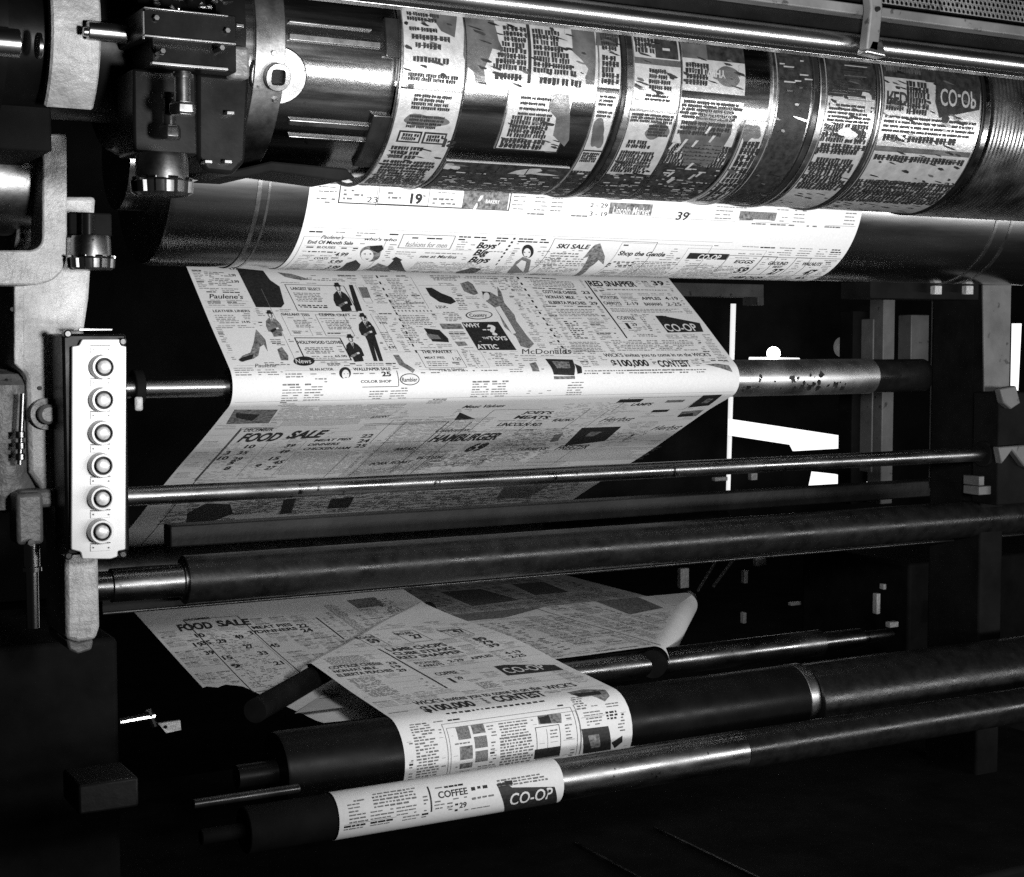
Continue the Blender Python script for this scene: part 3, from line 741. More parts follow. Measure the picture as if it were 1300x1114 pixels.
def man(u, v, k=1., m=1, legs=0):
    """advertised gentleman: hat, shaded face, open collar, coat with sleeves"""
    q = lambda pts: [(u+(a+b*.32)*k, v+b*k) for a, b in pts]
    w.poly(q([(1, 7), (7, 7), (11, 10), (14, 15), (15, 24), (12, 25), (12, 31), (0, 32), (-1, 26), (-5, 25), (-6, 18), (-4, 11)]), m)
    if legs: w.poly(q([(0, 31), (12, 31), (12, 31+legs), (7, 31+legs), (6, 38), (5, 31+legs), (0, 31+legs)]), m)
    w.poly(q([(2, 7), (6, 7), (4.2, 15)]), 4, .0009); w.poly(q([(3.7, 8), (4.7, 8), (4.5, 14), (3.8, 14)]), 1, .0011)
    w.poly(q([(-2.6, 24), (7, 20), (7.4, 22.2), (-1, 27)]), 3 if m == 1 else 1, .0009)
    w.poly(q([(6, 20.5), (9.5, 19.8), (9.5, 22), (6.4, 22.6)]), 4, .0011)
    w.poly(q([(1.2, 1), (6.8, 1), (7.2, 4), (5.6, 7.4), (2.8, 7.4), (1.2, 5)]), 2, .0007); w.poly(q([(2.2, 1.6), (4.8, 1.6), (5, 5), (3.4, 6.6), (2.2, 4.6)]), 4, .0009)
    w.poly(q([(-1, .8), (1, -.6), (1.6, -3), (6.2, -3.4), (7, -.6), (9.4, .8), (7, 1.8), (1, 1.8)]), 1, .0010)
man(424, 362, 1.05); w.poly([(443, 361), (448, 361), (460, 395), (452, 395)], 1)
w.frame((451, 361), (474, 384), .0007, 2); w.poly([(455, 364), (466, 364), (471, 378), (461, 378)], 2)
w.frame((356, 399), (398, 427), .0007, 2); w.text('GALLANT TEES', (358, 401), (394, 401.6), 3.4, .04); w.frame((400, 399), (451, 427), .0009); w.text('CLIPPER CRAFT', (406, 401), (446, 402), 3.4, .04)
w.pbody((372, 406), (402, 418), pitch=.0055, hgt=.0016); w.pbody((412, 406), (452, 420), pitch=.0055, hgt=.0016)
man(338, 398, .95, 3); man(456, 401, 1.0, 1, legs=27); man(462, 404, .5, 1); man(440, 428, 1.0, 1)
w.frame((373, 429), (447, 458), .0026); w.text('HOLLYWOOD CLOTHES', (379, 437), (437, 438), 4, .05); w.pbody((385, 441), (430, 450), pitch=.0055, hgt=.0018); w.text('65.00', (426, 454), (441, 454), 3, .03)
oval((386, 459), 13.5, 6, 1); w.text('News', (376, 462), (396, 462.4), 6, .01, .2, mi=4, h=.001)
oval((520, 482), 12.5, 7.5, 1); oval((520, 482), 11.3, 6.4, 4, .0008); w.text('Rambler', (510, 485), (530, 485), 5.5, .03, .1, h=.0011)
w.poly([(352, 444), (358, 441), (366, 452), (366, 458), (357, 458)], 3); w.poly([(499, 451), (506, 451), (513, 461), (527, 470), (524, 474), (507, 464)], 3)
w.frame((470, 399), (505, 446), .0007, 2); w.text('9.95', (482, 412), (492, 412), 3, .03); w.text('4.95', (494, 443), (504, 443.4), 3.4, .04); w.pbody((476, 402), (496, 408), hgt=.0014); w.pbody((482, 422), (502, 436), pitch=.006, hgt=.0014)
w.text('BE AN ACTOR', (394, 471), (424, 471.6), 3.3, .04); w.pbody((398, 480), (425, 486), pitch=.006, hgt=.0014, dens=.4); oval((438, 474), 7.5, 7.5, 1); oval((438.6, 476), 4.6, 6, 4, .0009); w.poly([(435.5, 475), (437.5, 474.6), (437.5, 475.8)], 1, .0011); w.poly([(440, 475), (442, 474.6), (442, 475.8)], 1, .0011); w.poly([(437, 479.4), (441, 479.4), (439, 480.4)], 1, .0011)
w.text('WALLPAPER SALE', (449, 471), (497, 471.6), 3.8, .05); w.text('25', (485, 478), (497, 478.4), 6, .06); w.text('COLOR SHOP', (458, 486.5), (497, 487), 3.6, .04); w.line((505, 471), (504.5, 491), .0016); w.line((460, 491), (505, 491.6), .0014)
w.line((362, 470), (447, 471), .0006, 2); w.pbody((362, 474), (388, 480), pitch=.006, hgt=.0014)
for k in range(13): w.prect((477+k*4.1, 349+k*8), (481+k*4.1, 352.5+k*8), 1)
for k in range(14): w.prect((655+k*4.7, 353+k*7.2), (659.5+k*4.7, 356+k*7.2), 1)
w.poly([(540, 366), (548, 366), (560, 373), (573, 378), (579, 384), (572, 387), (558, 384), (546, 376)], 1); w.poly([(584, 361), (594, 358), (600, 362), (607, 374), (601, 376), (589, 371)], 3)
w.frame((521, 352), (545, 392), .0006, 2); w.pbody((490, 353), (520, 372), pitch=.006, hgt=.0016); w.text('Paulene', (516, 386), (540, 387), 4, .0, .4); w.pbody((548, 352), (585, 358), pitch=.005, hgt=.0016); w.pbody((552, 388), (572, 392), hgt=.0018, mi=1); w.pbody((577, 379), (594, 390), pitch=.006, hgt=.0018)
for k in range(11): w.prect((500+k*4.6, 394), (503+k*4.6, 396), 2)
oval((608, 401), 17, 5.5, 1); oval((608, 401), 15.5, 4.6, 4, .0008); w.text('Country', (597, 403.4), (619, 403.6), 4.5, .03, .2, h=.0011)
w.prect((558, 411), (589, 418), 3); w.poly([(538, 417), (558, 419), (569, 430), (570, 435), (549, 434)], 1); w.poly([(577, 434), (590, 434), (594, 439), (582, 440)], 3); w.poly([(541, 424), (556, 426), (560, 431), (546, 431)], 2, .0008)
w.pbody((505, 400), (552, 413), pitch=.006, hgt=.0016); w.frame((528, 445), (593, 467), .0009); w.text('THE PANTRY', (536, 449), (576, 449.6), 4.2, .05); w.text('MEAT PIES', (540, 456), (565, 456), 3, .03); w.text('1.25', (576, 458), (586, 458), 4, .02); w.pbody((541, 459), (572, 465), pitch=.006, hgt=.0015); w.frame((595, 445), (622, 467), .0006, 2); w.pbody((596, 450), (612, 463), pitch=.006, hgt=.0014)
w.line((532, 469), (592, 470), .0006, 2); w.text('Sweeping in Quality', (545, 470.6), (590, 471), 2.6, .02)
w.poly([(586, 409.5), (632, 409.5), (656, 445), (607, 445)], 1); L_ = dict(mi=4, h=.001)
w.text('WHY', (590, 416), (611, 416.4), 5, .05, **L_); w.text('?', (624, 426), (635, 427), 13, .06, **L_); w.text('THE', (613, 431), (621, 431), 2.6, .04, **L_); w.text('TOYS', (622, 432.6), (645, 433), 5, .05, **L_); w.text('ATTIC', (607, 443.6), (634, 444), 6, .05, **L_)
w.pbody((612, 418), (628, 422), pitch=.006, hgt=.002, mi=4); w.pbody((605, 433), (616, 437), pitch=.006, hgt=.002, mi=4)
w.poly([(611, 371), (622, 372), (632, 378), (631, 365), (636, 372), (640, 386), (653, 401), (656, 412), (678, 437), (672, 443), (661, 440), (655, 428), (640, 416), (634, 402), (628, 392), (617, 384)], 3); w.poly([(612, 372), (622, 373), (620, 379), (613, 378)], 1, .0007)
w.poly([(640, 400), (650, 402), (674, 434), (664, 437)], 2, .0009); oval((617, 378), 4, 5, 4, .0011); w.poly([(628, 392), (634, 390), (655, 424), (650, 425)], 4, .0009)
w.text('McDonalds', (663, 450), (728, 451), 7, .0, .4); w.poly([(692, 456), (727, 457), (730, 466), (729, 477), (703, 476)], 1); w.poly([(700, 459), (722, 460), (724, 468), (707, 468)], 3, .0008); w.prect((703, 478), (730, 481.5), 3); w.poly([(729, 462), (738, 466), (739, 474), (733, 475)], 1); w.poly([(672, 462), (680, 460), (685, 472), (676, 472)], 3)
w.line((661, 453), (735, 454), .0006, 2); w.pbody((618, 354), (655, 370), pitch=.006, hgt=.0016, dens=.7); w.pbody((640, 372), (672, 420), pitch=.0058, hgt=.0018, dens=.8)
w.pbody((672, 356), (735, 366), pitch=.0055, hgt=.0016); w.text('COTTAGE CHEESE', (690, 373), (733, 373), 4, .05); w.text('NON-FAT MILK', (694, 379.4), (731, 379.6), 4, .05); w.text('ELBERTA PEACHES', (698, 386.4), (745, 386.8), 4, .05)
w.text('23', (740, 373), (750, 373), 4, .04); w.text('19', (745, 380), (754, 380), 4, .04); w.text('29', (750, 387), (760, 387), 4, .04)
w.pbody((705, 392), (762, 402), pitch=.006, hgt=.0016); w.pbody((715, 407), (750, 432), pitch=.0068, hgt=.002, mi=1, dens=.85); w.pbody((773, 408), (790, 428), pitch=.005, hgt=.0018); w.pbody((722, 434), (770, 448), pitch=.0055, hgt=.0015)
s0, t0 = w.inv(742, 356); s1, t1 = w.inv(797, 430); w.rect((s0+s1)/2-.002, t0, (s0+s1)/2+.002, t1, 1)
w.text('RED SNAPPER', (750, 362.6), (809, 363), 7, .06); w.text('39', (830, 362), (845, 362.4), 6, .05); w.pbody((770, 366), (850, 370), pitch=.006, hgt=.002); w.text('POTATOES', (764, 379), (786, 379.4), 4, .04); w.text('APPLES', (816, 380.4), (840, 380.6), 4, .04); w.text('4-19', (846, 381), (862, 381), 4.4, .02)
w.text('CARROTS', (768, 386.5), (790, 387), 4, .04); w.text('2-19', (796, 387), (812, 387), 4.4, .02); w.text('BANANAS', (820, 387.6), (842, 388), 4, .04); w.text('2-25', (848, 388.4), (866, 388.6), 4.4, .02); w.pbody((774, 391), (868, 397), pitch=.0055, hgt=.0015)
w.text('COFFEE', (785, 406), (808, 406.4), 4.4, .03); w.text('1', (798, 418), (802, 418), 8, .03); w.text('29', (803, 414), (810, 414), 4, .03); w.pbody((812, 402), (832, 422), pitch=.007, hgt=.0022, mi=2, dens=.8); w.pbody((808, 424), (836, 428), pitch=.006, hgt=.0018)
w.poly([(832, 400.5), (841, 400.5), (888, 411), (893, 422), (848, 422.4)], 1); w.text('CO-OP', (848, 420.8), (887, 420.8), 10, .02, **L_); w.poly([(840, 401), (846, 401), (847, 405), (841, 405)], 1)
w.text("WICK'S invites you to come in on the WICK'S", (768, 453.6), (905, 455), 4.6, .03); w.text('$100,000', (779, 465.4), (826, 466), 8.4, .06); w.text('CONTEST', (838, 466), (879, 466.4), 8.4, .06); w.pbody((827, 459), (836, 464), pitch=.006, hgt=.002, mi=1); w.pbody((795, 469), (880, 472), hgt=.0018, pitch=.006); w.pbody((745, 452), (765, 466), pitch=.006, hgt=.0014)
w.poly([(895, 463), (910, 462), (925, 464), (930, 473), (915, 468)], 3)
w.pbody((330, 366), (352, 392), dens=.0)
for a, b in (((488, 372), (530, 394)), ((545, 350), (655, 356)), ((505, 413), (540, 440)), ((560, 396), (590, 408)), ((600, 383), (615, 398)), ((640, 356), (668, 372)), ((660, 380), (690, 420)), ((700, 440), (760, 450)), ((690, 404), (716, 430)), ((775, 432), (890, 446)), ((800, 398), (826, 402)), ((620, 448), (655, 466)), ((560, 470), (640, 474)), ((425, 397), (400, 400)), ((335, 460), (372, 466)), ((395, 452), (430, 456)), ((385, 352), (440, 358)), ((850, 366), (862, 374)), ((740, 470), (900, 476))):
    w.pbody(a, b, pitch=.0058, hgt=.0016, dens=.85)
w.autofill(w.inv(600, 352)[1], w.inv(600, 476)[1], seed=3)
w.autofill(w.inv(600, 484)[1], w.inv(600, 512)[1], keep=.2, seed=8)
T_LOW = w.inv(600, 520)[1]
BODY = 1.15
# -- lower run
SL, TL = w.inv(300, 560)
w.poly([(298, 520), (353, 520), (341, 537), (287, 538)], 3); w.poly([(300, 524), (330, 526), (320, 534), (300, 530)], 1, .0008)
w.pbody((360, 516), (500, 530), pitch=.0042, hgt=.0013, dens=.9); w.text('ELEGANT', (470, 531), (494, 530), 3, .02); w.pbody((362, 532), (455, 538), pitch=.005, hgt=.0012)
w.frame((306, 545), (432, 700), .002); s0, t0 = w.inv(306, 545); s1, _ = w.inv(495, 539)
for q in (): pass
w.text('DECEMBER', (309, 548), (345, 547.4), 4.4, .02); w.text('FOOD', (300, 561), (354, 557), 11, .07, .3); w.text('SALE', (362, 556), (411, 553), 10, .08, .3)
w.frame((306, 543), (495, 600), .0022)
w.text('MEAT PIES', (398, 560.4), (446, 558), 3.2, .05, .1); w.text('DINNERS', (390, 566.2), (430, 564.2), 3.2, .05, .1); w.text('CHICKEN HAM', (384, 572), (444, 569), 3.2, .05, .1); w.text('22', (457, 556), (472, 555.4), 4.2, .05); w.text('24', (453, 562), (467, 561.4), 4.2, .05); w.text('25', (449, 568), (463, 567.4), 4.2, .05)
for (u, v, tx) in ((309, 569, '10'), (300, 577, '35'), (283, 577, '3'), (275, 584, '10'), (293, 585, '29'), (288, 590, '5'), (283, 597, '8'), (360, 568, '39'), (352, 576, '49'), (340, 585, '15'), (335, 597, '27'), (345, 590, '45'), (322, 594, '9')):
    w.text(tx, (u, v), (u+5*len(tx)+3, v-.4), 4.4, .06, .1)
w.pbody((278, 568), (350, 606), pitch=.0075, hgt=.0016, dens=.35); w.line((340, 562), (300, 606), .0008, 2); w.line((388, 560), (345, 606), .0008, 2)
w.pbody((378, 574), (440, 600), pitch=.0058, hgt=.0016, dens=.9)
w.line((520, 535), (440, 604), .0012); w.pbody((515, 534), (545, 600), pitch=.0055, hgt=.0016, dens=.8); w.pbody((470, 566), (500, 602), pitch=.006, hgt=.0016)
w.poly([(577, 534), (584, 524), (604, 533)], 1); w.text('Celebration', (552, 549), (595, 546.6), 4.4, .02, .3); w.text('HAMBURGER', (543, 561), (633, 554), 8.6, .07, .3); w.text('69', (588, 573), (612, 571), 10, .08, .2); w.text('c', (612, 566), (617, 566), 4, .04)
w.pbody((552, 577), (575, 592), pitch=.006, hgt=.0022, mi=1, dens=.7); w.pbody((520, 574), (545, 596), pitch=.0058, hgt=.0016); w.pbody((586, 580), (612, 592), pitch=.006, hgt=.0022, mi=1, dens=.7); w.line((560, 566), (512, 598), .0006, 2); w.line((650, 536), (580, 592), .0008, 2)
w.text('Meat Values', (586, 518.5), (640, 516.6), 4, .03, .3); w.text("JOEY'S", (663, 526), (700, 524.5), 3.6, .05, .1); w.text('MEATS', (652, 532.4), (695, 531), 4.2, .06, .1); w.text('LINCOLN RD.', (630, 541.6), (687, 539), 4, .06, .2); w.frame((628, 521), (713, 545), .0013)
w.pbody((655, 545), (685, 585), pitch=.0065, hgt=.0022, mi=1, dens=.45); w.pbody((615, 546), (660, 588), pitch=.0055, hgt=.0014, dens=.8)
w.text('Herbst', (760, 535.6), (805, 531.6), 6, .01, .4); w.text('Herbst', (825, 546.6), (865, 543), 6, .01, .4); w.poly([(739, 543), (789, 541.5), (768, 560), (716, 566)], 1); w.poly([(750, 548), (765, 548), (752, 554), (742, 554)], 3, .0008); w.text('FREEZER', (704, 571), (745, 568), 5.4, .04, .2); w.poly([(704, 552), (715, 550), (708, 560), (698, 562)], 3)
w.text('7', (790, 560), (795, 559.6), 8, .05, .1); w.pbody((780, 549), (812, 558), pitch=.006, hgt=.002, mi=1, dens=.5); w.pbody((690, 572), (815, 582), pitch=.0055, hgt=.0015)
w.prect((788, 507), (812, 510.5), 1); w.prect((848, 508), (866, 510.5), 3); w.prect((830, 520), (846, 522.6), 1); w.pbody((720, 512), (785, 530), pitch=.0058, hgt=.0014, dens=.5)
w.poly([(893, 502), (917, 501), (900, 516), (873, 518)], 1); w.poly([(898, 506), (906, 506), (898, 512), (890, 512)], 3, .0008); w.poly([(866, 523), (894, 521.6), (884, 529.5), (860, 530)], 3); w.poly([(862, 527), (880, 525), (880, 529), (860, 530)], 1, .0007)
w.pbody((600, 590), (700, 600), pitch=.006, hgt=.0015); w.pbody((660, 496), (700, 502), pitch=.006, hgt=.0014, dens=.25)
for a, b in (((230, 628), (300, 660)), ((320, 628), (360, 650)), ((380, 626), (470, 648)), ((500, 622), (700, 645))):
    w.pbody(a, b, pitch=.007, hgt=.003, mi=1, dens=.6, wl=(.006, .03))
for a, b in (((640, 566), (700, 590)), ((500, 534), (548, 560)), ((442, 575), (512, 602)), ((690, 522), (735, 548)), ((800, 505), (868, 520))): w.frame(a, b, .0011)
for u, v, tx in ((500, 572, 'BREAD'), (528, 583, 'BUTTER'), (468, 590, 'PORK ROAST'), (655, 573, 'TURKEYS'), (700, 534, 'RADIO'), (800, 515, 'LAMPS')):
    w.text(tx, (u, v), (u+5.2*len(tx), v-.6-.05*len(tx)), 3.4, .05, .1)
w.poly([(238, 652), (262, 640), (292, 640), (296, 652), (270, 662), (236, 664)], 1); w.poly([(360, 634), (376, 632), (370, 652), (355, 654)], 1); w.poly([(420, 634), (450, 630), (442, 644), (415, 646)], 1); w.poly([(640, 618), (700, 614), (670, 632), (630, 634)], 3)
w.autofill(T_LOW, w.inv(500, 604)[1], seed=4, hgt=.0017, pitch=.0085, keep=.42)
BODY = 1.8
# -- returning run
w.rng = (Tb+.06, w.T[-1]); w.orient()
w.frame((232, 789), (398, 870), .0024); s0, t0 = w.inv(232, 789)
w.text('DECEMBER', (236, 790), (270, 789), 3, .02); w.text('FOOD', (229, 803), (272, 798), 9, .07, .2); w.text('SALE', (278, 797), (322, 793), 8, .07, .2); w.text('MEAT PIES', (322, 799), (372, 794), 4, .06); w.text('DINNERS', (328, 804), (380, 800), 4, .06); w.text('22', (380, 797), (393, 796), 5, .06); w.text('24', (385, 803), (399, 801.6), 5, .06)
for (u, v, tx) in ((250, 811, '10'), (258, 820, '35'), (248, 822, '19'), (278, 818, '29'), (262, 832, '39'), (285, 838, '15'), (300, 812, '49'), (318, 806, '37'), (312, 824, '27'), (330, 832, '33'), (296, 848, '9'), (345, 822, '45'), (350, 845, '21')): w.text(tx, (u, v), (u+12, v-.8), 5, .06)
w.pbody((255, 806), (385, 868), pitch=.009, hgt=.002, dens=.45); w.line((268, 806), (330, 872), .0009, 2); w.line((318, 800), (370, 850), .0009, 2); w.line((398, 784), (440, 812), .004); w.pbody((410, 768), (470, 800), pitch=.006, hgt=.0016)
w.autofill(w.inv(300, 788)[1], w.inv(300, 868)[1], s1=.62, seed=6, pitch=.0078, hgt=.0024, keep=.75); w.poly([(440, 762), (475, 758), (488, 768), (455, 772)], 3); w.pbody((470, 760), (530, 785), pitch=.007, hgt=.002, mi=1, dens=.6)
o = w.finish('newspaper_web', ['paper', 'ink', 'grey', 'halftone', 'light'])
tagit(o, 'widest printed newspaper sheet, creased over the guide roller in the middle of the press', 'newspaper web')

# rollers that carry it
def roller(label, prof, c, m='steel', n=72, ms=None, name='web_roller', pname='roller_body'):
    r = thing(name, label, 'roller', (prof[0][0], c[0], c[1])); bm = NB(); lathe(bm, prof, c, n=n); build(pname, bm, m, r); return r
def capprof(x0, x1, r, e=.0015): return [(x0, r-e), (x0+e, r), (x1-e, r), (x1, r-e)]
r = roller('shiny ink-specked roller under the fold of the wide newspaper sheet', capprof(.985, 2.60, .0425), GR, 'satin')
bm = NB(); lathe(bm, capprof(2.60, 2.775, .0405), GR); build('end_sleeve', bm, 'dark', r)
bm = NB(); lathe(bm, capprof(.74, .985, .020), GR); build('shaft', bm, 'blanket', r); bm = NB(); lathe(bm, capprof(2.775, 2.86, .012), GR); build('shaft', bm, 'steel', r)
body = bpy.data.objects[[c.name for c in r.children if c.name.startswith('roller_body')][0]]
bm = NB(); bm.from_mesh(body.data); o3 = Vector(r.location)-Vector((0, 0, H0))
for k in range(34):
    x = random.uniform(2.19, 2.5); a = math.radians(random.uniform(168, 222)); q = random.uniform(.002, .010); vs = []
    for i in range(8):
        b = 2*PI*i/8; rr = q*random.uniform(.4, 1.2); aa = a+rr*math.sin(b)/.0425; vs.append(bm.verts.new(Vector((x+rr*math.cos(b), GR[0]+.0430*math.cos(aa), GR[1]+.0430*math.sin(aa)))-o3))
    bm.faces.new(vs).material_index = 1
bm.to_mesh(body.data); bm.free(); body.data.materials.append(M['type'])
roller('roller at the back where the wide sheet turns forward', capprof(.9, 2.8, .0495), BK, 'dark')
r = roller('slim polished rod crossing in front of the lower newspaper sheet', capprof(.50, 2.74, .0165), (2.6, -.2685), 'rodsteel', name='cross_rod', pname='rod')
r = roller('thick black rubber roller crossing the press below the polished rod', capprof(.831, 2.95, .0435), (2.7, -.4335), 'rubber')
bm = NB(); lathe(bm, [(.66, .018), (.672, .026), (.70, .026), (.702, .030), (.826, .030), (.828, .034), (.831, .034)], (2.7, -.4335)); build('shaft', bm, 'rodsteel', r)
t = thing('tie_beam', 'flat dark machine beam just above and behind the thick rubber roller', 'beam', at(300, 690, 3.0))
bm = NB(); box(bm, .90, at(1201, 610, 3.0)[0], 3.0, 3.05, at(986, 644, 3.0)[2], at(986, 622, 3.0)[2]); build('beam', bm, 'tiebeam', t, bevel=.003)
RA = (2.506, -.7475)
r = roller('black lacquered roller with one printed half sheet over it, low in front', [(.86, .02), (.93, .02), (.93, .0665), (.935, .0685), (2.08, .0685), (2.085, .066)], RA, 'black')
bm = NB(); lathe(bm, capprof(2.0855, 3.1, .076), (2.50, -.757)); build('roller_sleeve', bm, 'rubber', r)
bm = NB(); lathe(bm, capprof(2.06, 2.085, .0695), RA); build('end_ring', bm, 'worn', r)
RB = (2.3, -.7725)
r = roller('lowest roller, steel at the right, with the bottom printed strip over it', capprof(1.25, 1.77, .0372), RB, 'rodsteel')
bm = NB(); lathe(bm, capprof(.80, 1.2495, .0365), RB); build('roller_end', bm, 'matte', r)  # roller left and shaft coloured near black, as if unlit
bm = NB(); lathe(bm, capprof(.73, .80, .012), RB); build('shaft', bm, 'matte', r)
bm = NB(); lathe(bm, capprof(1.77, 2.9, .036), RB); build('roller_sleeve', bm, 'rubber', r)
r = roller('thin steel roller behind the curled sheet, stepped at its right end', [(1.3, .03), (1.302, .032), (2.47, .032), (2.472, .024), (2.60, .024), (2.602, .015), (2.70, .015)], (2.9, -.740), 'rodsteel')
roller('thin dark rod under the stepped roller', capprof(1.3, 2.52, .009), (2.72, -.745), 'worn', name='cross_rod', pname='rod')
roller('faint thin rod low at the left of the bottom roller', capprof(.70, .87, .007), (2.24, -.700), 'dark', name='cross_rod', pname='rod')

t = thing('shading_strip', 'dark strip just under the thick rubber roller, set to shade the sheet behind', 'guard', (.9, 2.76, -.53))  # strip on a faint edge line, added to shade the sheet behind
bm = NB(); z_ = at(300, 764, 2.76)[2]; box(bm, .70, 3.0, 2.755, 2.760, z_, -.45); build('strip', bm, 'black', t, bevel=.001)
bm = NB(); lathe(bm, capprof(.70, 3.0, .003), (2.755, z_)); build('rolled_edge', bm, 'dark', t)

# ---- half sheet that comes off the angle bar and runs over the black roller
XB0, XB1 = 1.144, 1.621
arc = arcpath(RA, .0700, 92, 285, 60)
w = Sheet(dense([(3.40, -.634), (2.9, -.650)], .03)+arc+[(2.75, -.86)], XB0, XB1); w.rng = (0, w.T[-1]-.25); w.orient()
w.wave = lambda s, t: (.0034*math.sin(s*14+1)*math.sin(t*9)*min(1, max(0, (.8-t)*6)))
T0 = lambda s: max(0, (3.40-(2.874+s*1.008)))*1.0005
w.paper(30, t0=T0); w.ok = lambda s, t: t > T0(s)+.012
# the paper rolls over the bar at its diagonal edge
base = len(w.verts); nn = 10
for i in range(41):
    s = w.W*i/40; t = T0(s)
    for j in range(nn+1):
        a = PI*j/nn; rr = .024
        p0 = w.pt(s, t, 0); dx = -rr*math.sin(a)*.707; dy = rr*math.sin(a)*.707; w.verts.append((p0[0]+dx, p0[1]+dy, p0[2]-rr*(1-math.cos(a))))
for i in range(40):
    for j in range(nn): b = base+i*(nn+1)+j; w.faces.append((b, b+nn+1, b+nn+2, b+1)); w.mi.append(0)
for a, b, tx, pr in (((448, 808), (495, 818), 'EGGS', '59'), ((497, 803), (550, 812), 'GROUND', '27'), ((553, 799), (603, 806), 'WALNUTS', '47')):
    w.frame(a, b, .0016); w.text(pr, (b[0]-24, b[1]-1.6), (b[0]-8, b[1]-2.4), 5, .07); w.text(tx, (a[0]+6, a[1]+4), (a[0]+30, a[1]+2), 2.8, .05)
s0, _ = w.inv(480, 826); s1, _ = w.inv(572, 876); t0 = w.inv(477, 824)[1]; t1 = w.inv(574, 876)[1]; w.rect((s0+s1)/2-.0022, t0, (s0+s1)/2+.0022, t1, 1)
w.text('LAMB CHOPS', (495, 826.5), (572, 820), 4.6, .06); w.text('CUBE STEAKS', (502, 832), (582, 825), 4.6, .06); w.text('RED SNAPPER', (508, 837.6), (592, 830), 4.8, .06)
for k, (u, v) in enumerate(((606, 815), (614, 819.6), (622, 824))): w.text(('89', '79', '39')[k], (u, v), (u+16, v-1.2), 4.6, .06)
w.text('COTTAGE CHEESE', (420, 854), (488, 847), 4, .05); w.text('NON-FAT MILK', (426, 858.6), (482, 853), 4, .05); w.text('ELBERTA PEACHES', (431, 863.6), (502, 856), 4, .05)
w.text('23', (494, 846), (506, 845), 4, .05); w.text('19', (500, 851), (512, 850), 4, .05); w.text('29', (507, 856), (519, 855), 4, .05)
w.pbody((408, 838), (478, 846), pitch=.006, hgt=.0016); w.pbody((440, 866), (512, 884), pitch=.006, hgt=.0018, dens=.9); w.pbody((536, 864), (552, 876), pitch=.006, hgt=.0026, mi=1)
w.text('POTATOES', (529, 845), (560, 842), 3.6, .05); w.text('2-29', (572, 842), (592, 840.4), 4, .04); w.text('APPLES', (600, 838.6), (628, 836), 3.6, .05); w.text('4-19', (644, 834), (664, 832), 4, .04); w.text('2-25', (650, 838.6), (670, 836.6), 4, .04)
w.text('CARROTS', (535, 849), (566, 846), 3.6, .05); w.text('COFFEE', (556, 861), (584, 858), 4.6, .05); w.text('1', (577, 870), (581, 869.6), 7, .05); w.text('29', (582, 866), (590, 865), 4, .05); w.pbody((592, 852), (622, 868), pitch=.0065, hgt=.0024, mi=2); w.pbody((602, 870), (640, 874), pitch=.006, hgt=.002)
w.poly([(627, 849), (640, 847), (704, 847), (716, 853), (645, 861)], 1); w.text('CO-OP', (646, 858.4), (698, 853.4), 8, .02, mi=4, h=.001); w.poly([(636, 848), (645, 847), (646, 850), (637, 851)], 1)
w.text("WICK'S invites you to come in on the", (529, 897), (688, 876), 5, .04); w.text("WICK'S", (696, 877), (731, 871), 5, .04)
w.text('$100,000', (541, 904.6), (605, 895.4), 7.4, .07); w.text('CONTEST', (632, 892), (694, 883), 7.4, .07); w.pbody((608, 888), (629, 893), pitch=.006, hgt=.0022, mi=1); w.pbody((565, 905), (695, 892), pitch=.006, hgt=.003, mi=1, ragged=.02); w.pbody((590, 912), (690, 901), pitch=.006, hgt=.0028, mi=1, ragged=.02, dens=.9)
w.poly([(720, 880), (740, 876), (768, 876), (774, 884), (768, 891), (752, 884), (736, 886)], 3); w.poly([(724, 882), (760, 878), (764, 882), (735, 885)], 1, .0008); w.pbody((722, 886), (748, 900), pitch=.006, hgt=.0018)
w.frame((560, 920), (716, 990), .0012, 2); w.frame((566, 925), (720, 992), .001, 2)
w.pbody((518, 920), (556, 985), pitch=.0055, hgt=.0016, dens=.95)
s0, t0 = w.inv(578, 924); s1, t1 = w.inv(604, 978)
for i, (a, b, c, d) in enumerate(((0, 0, .45, .28), (.55, 0, 1, .2), (.55, .26, 1, .5), (0, .42, .45, .7), (.55, .56, 1, .8), (0, .78, .45, .9))):
    w.rect(s0+a*(s1-s0)*1.6, t0+b*(t1-t0), s0+c*(s1-s0)*1.6, t0+d*(t1-t0), 3 if i % 2 else 2, .0006); w.frame((s0+a*(s1-s0)*1.6, t0+b*(t1-t0)), (s0+c*(s1-s0)*1.6, t0+d*(t1-t0)), .0016, 1, st=True)
w.pbody((632, 918), (676, 935), pitch=.0055, hgt=.0015); w.pbody((634, 936), (676, 968), pitch=.0055, hgt=.0018)
w.poly([(682, 909), (712, 906), (713, 918), (684, 920)], 3); w.poly([(684, 912), (696, 908), (700, 918), (686, 919)], 1, .0008); w.frame((679, 924), (710, 960), .0012); w.prect((679, 952), (710, 959), 1); w.line((694, 926), (695, 950), .0008, 2)
w.line((722, 896), (726, 978), .0016, 2); w.poly([(738, 926), (772, 922), (774, 958), (738, 963)], 1, .0006); w.poly([(746, 934), (760, 932), (762, 948), (750, 950)], 3, .0009)
w.pbody((768, 903), (786, 916), pitch=.006, hgt=.002, mi=1); w.poly([(776, 943), (790, 934), (790, 942), (780, 950)], 1, .0006); w.pbody((726, 906), (735, 940), pitch=.006, hgt=.0016)
w.pbody((580, 985), (640, 978), pitch=.005, hgt=.003, mi=1)
w.autofill(w.inv(540, 790)[1], w.inv(620, 892)[1], seed=7, pitch=.0078, hgt=.002, keep=.5); w.autofill(w.inv(600, 910)[1], w.inv(600, 985)[1], seed=9, pitch=.006, hgt=.0024)
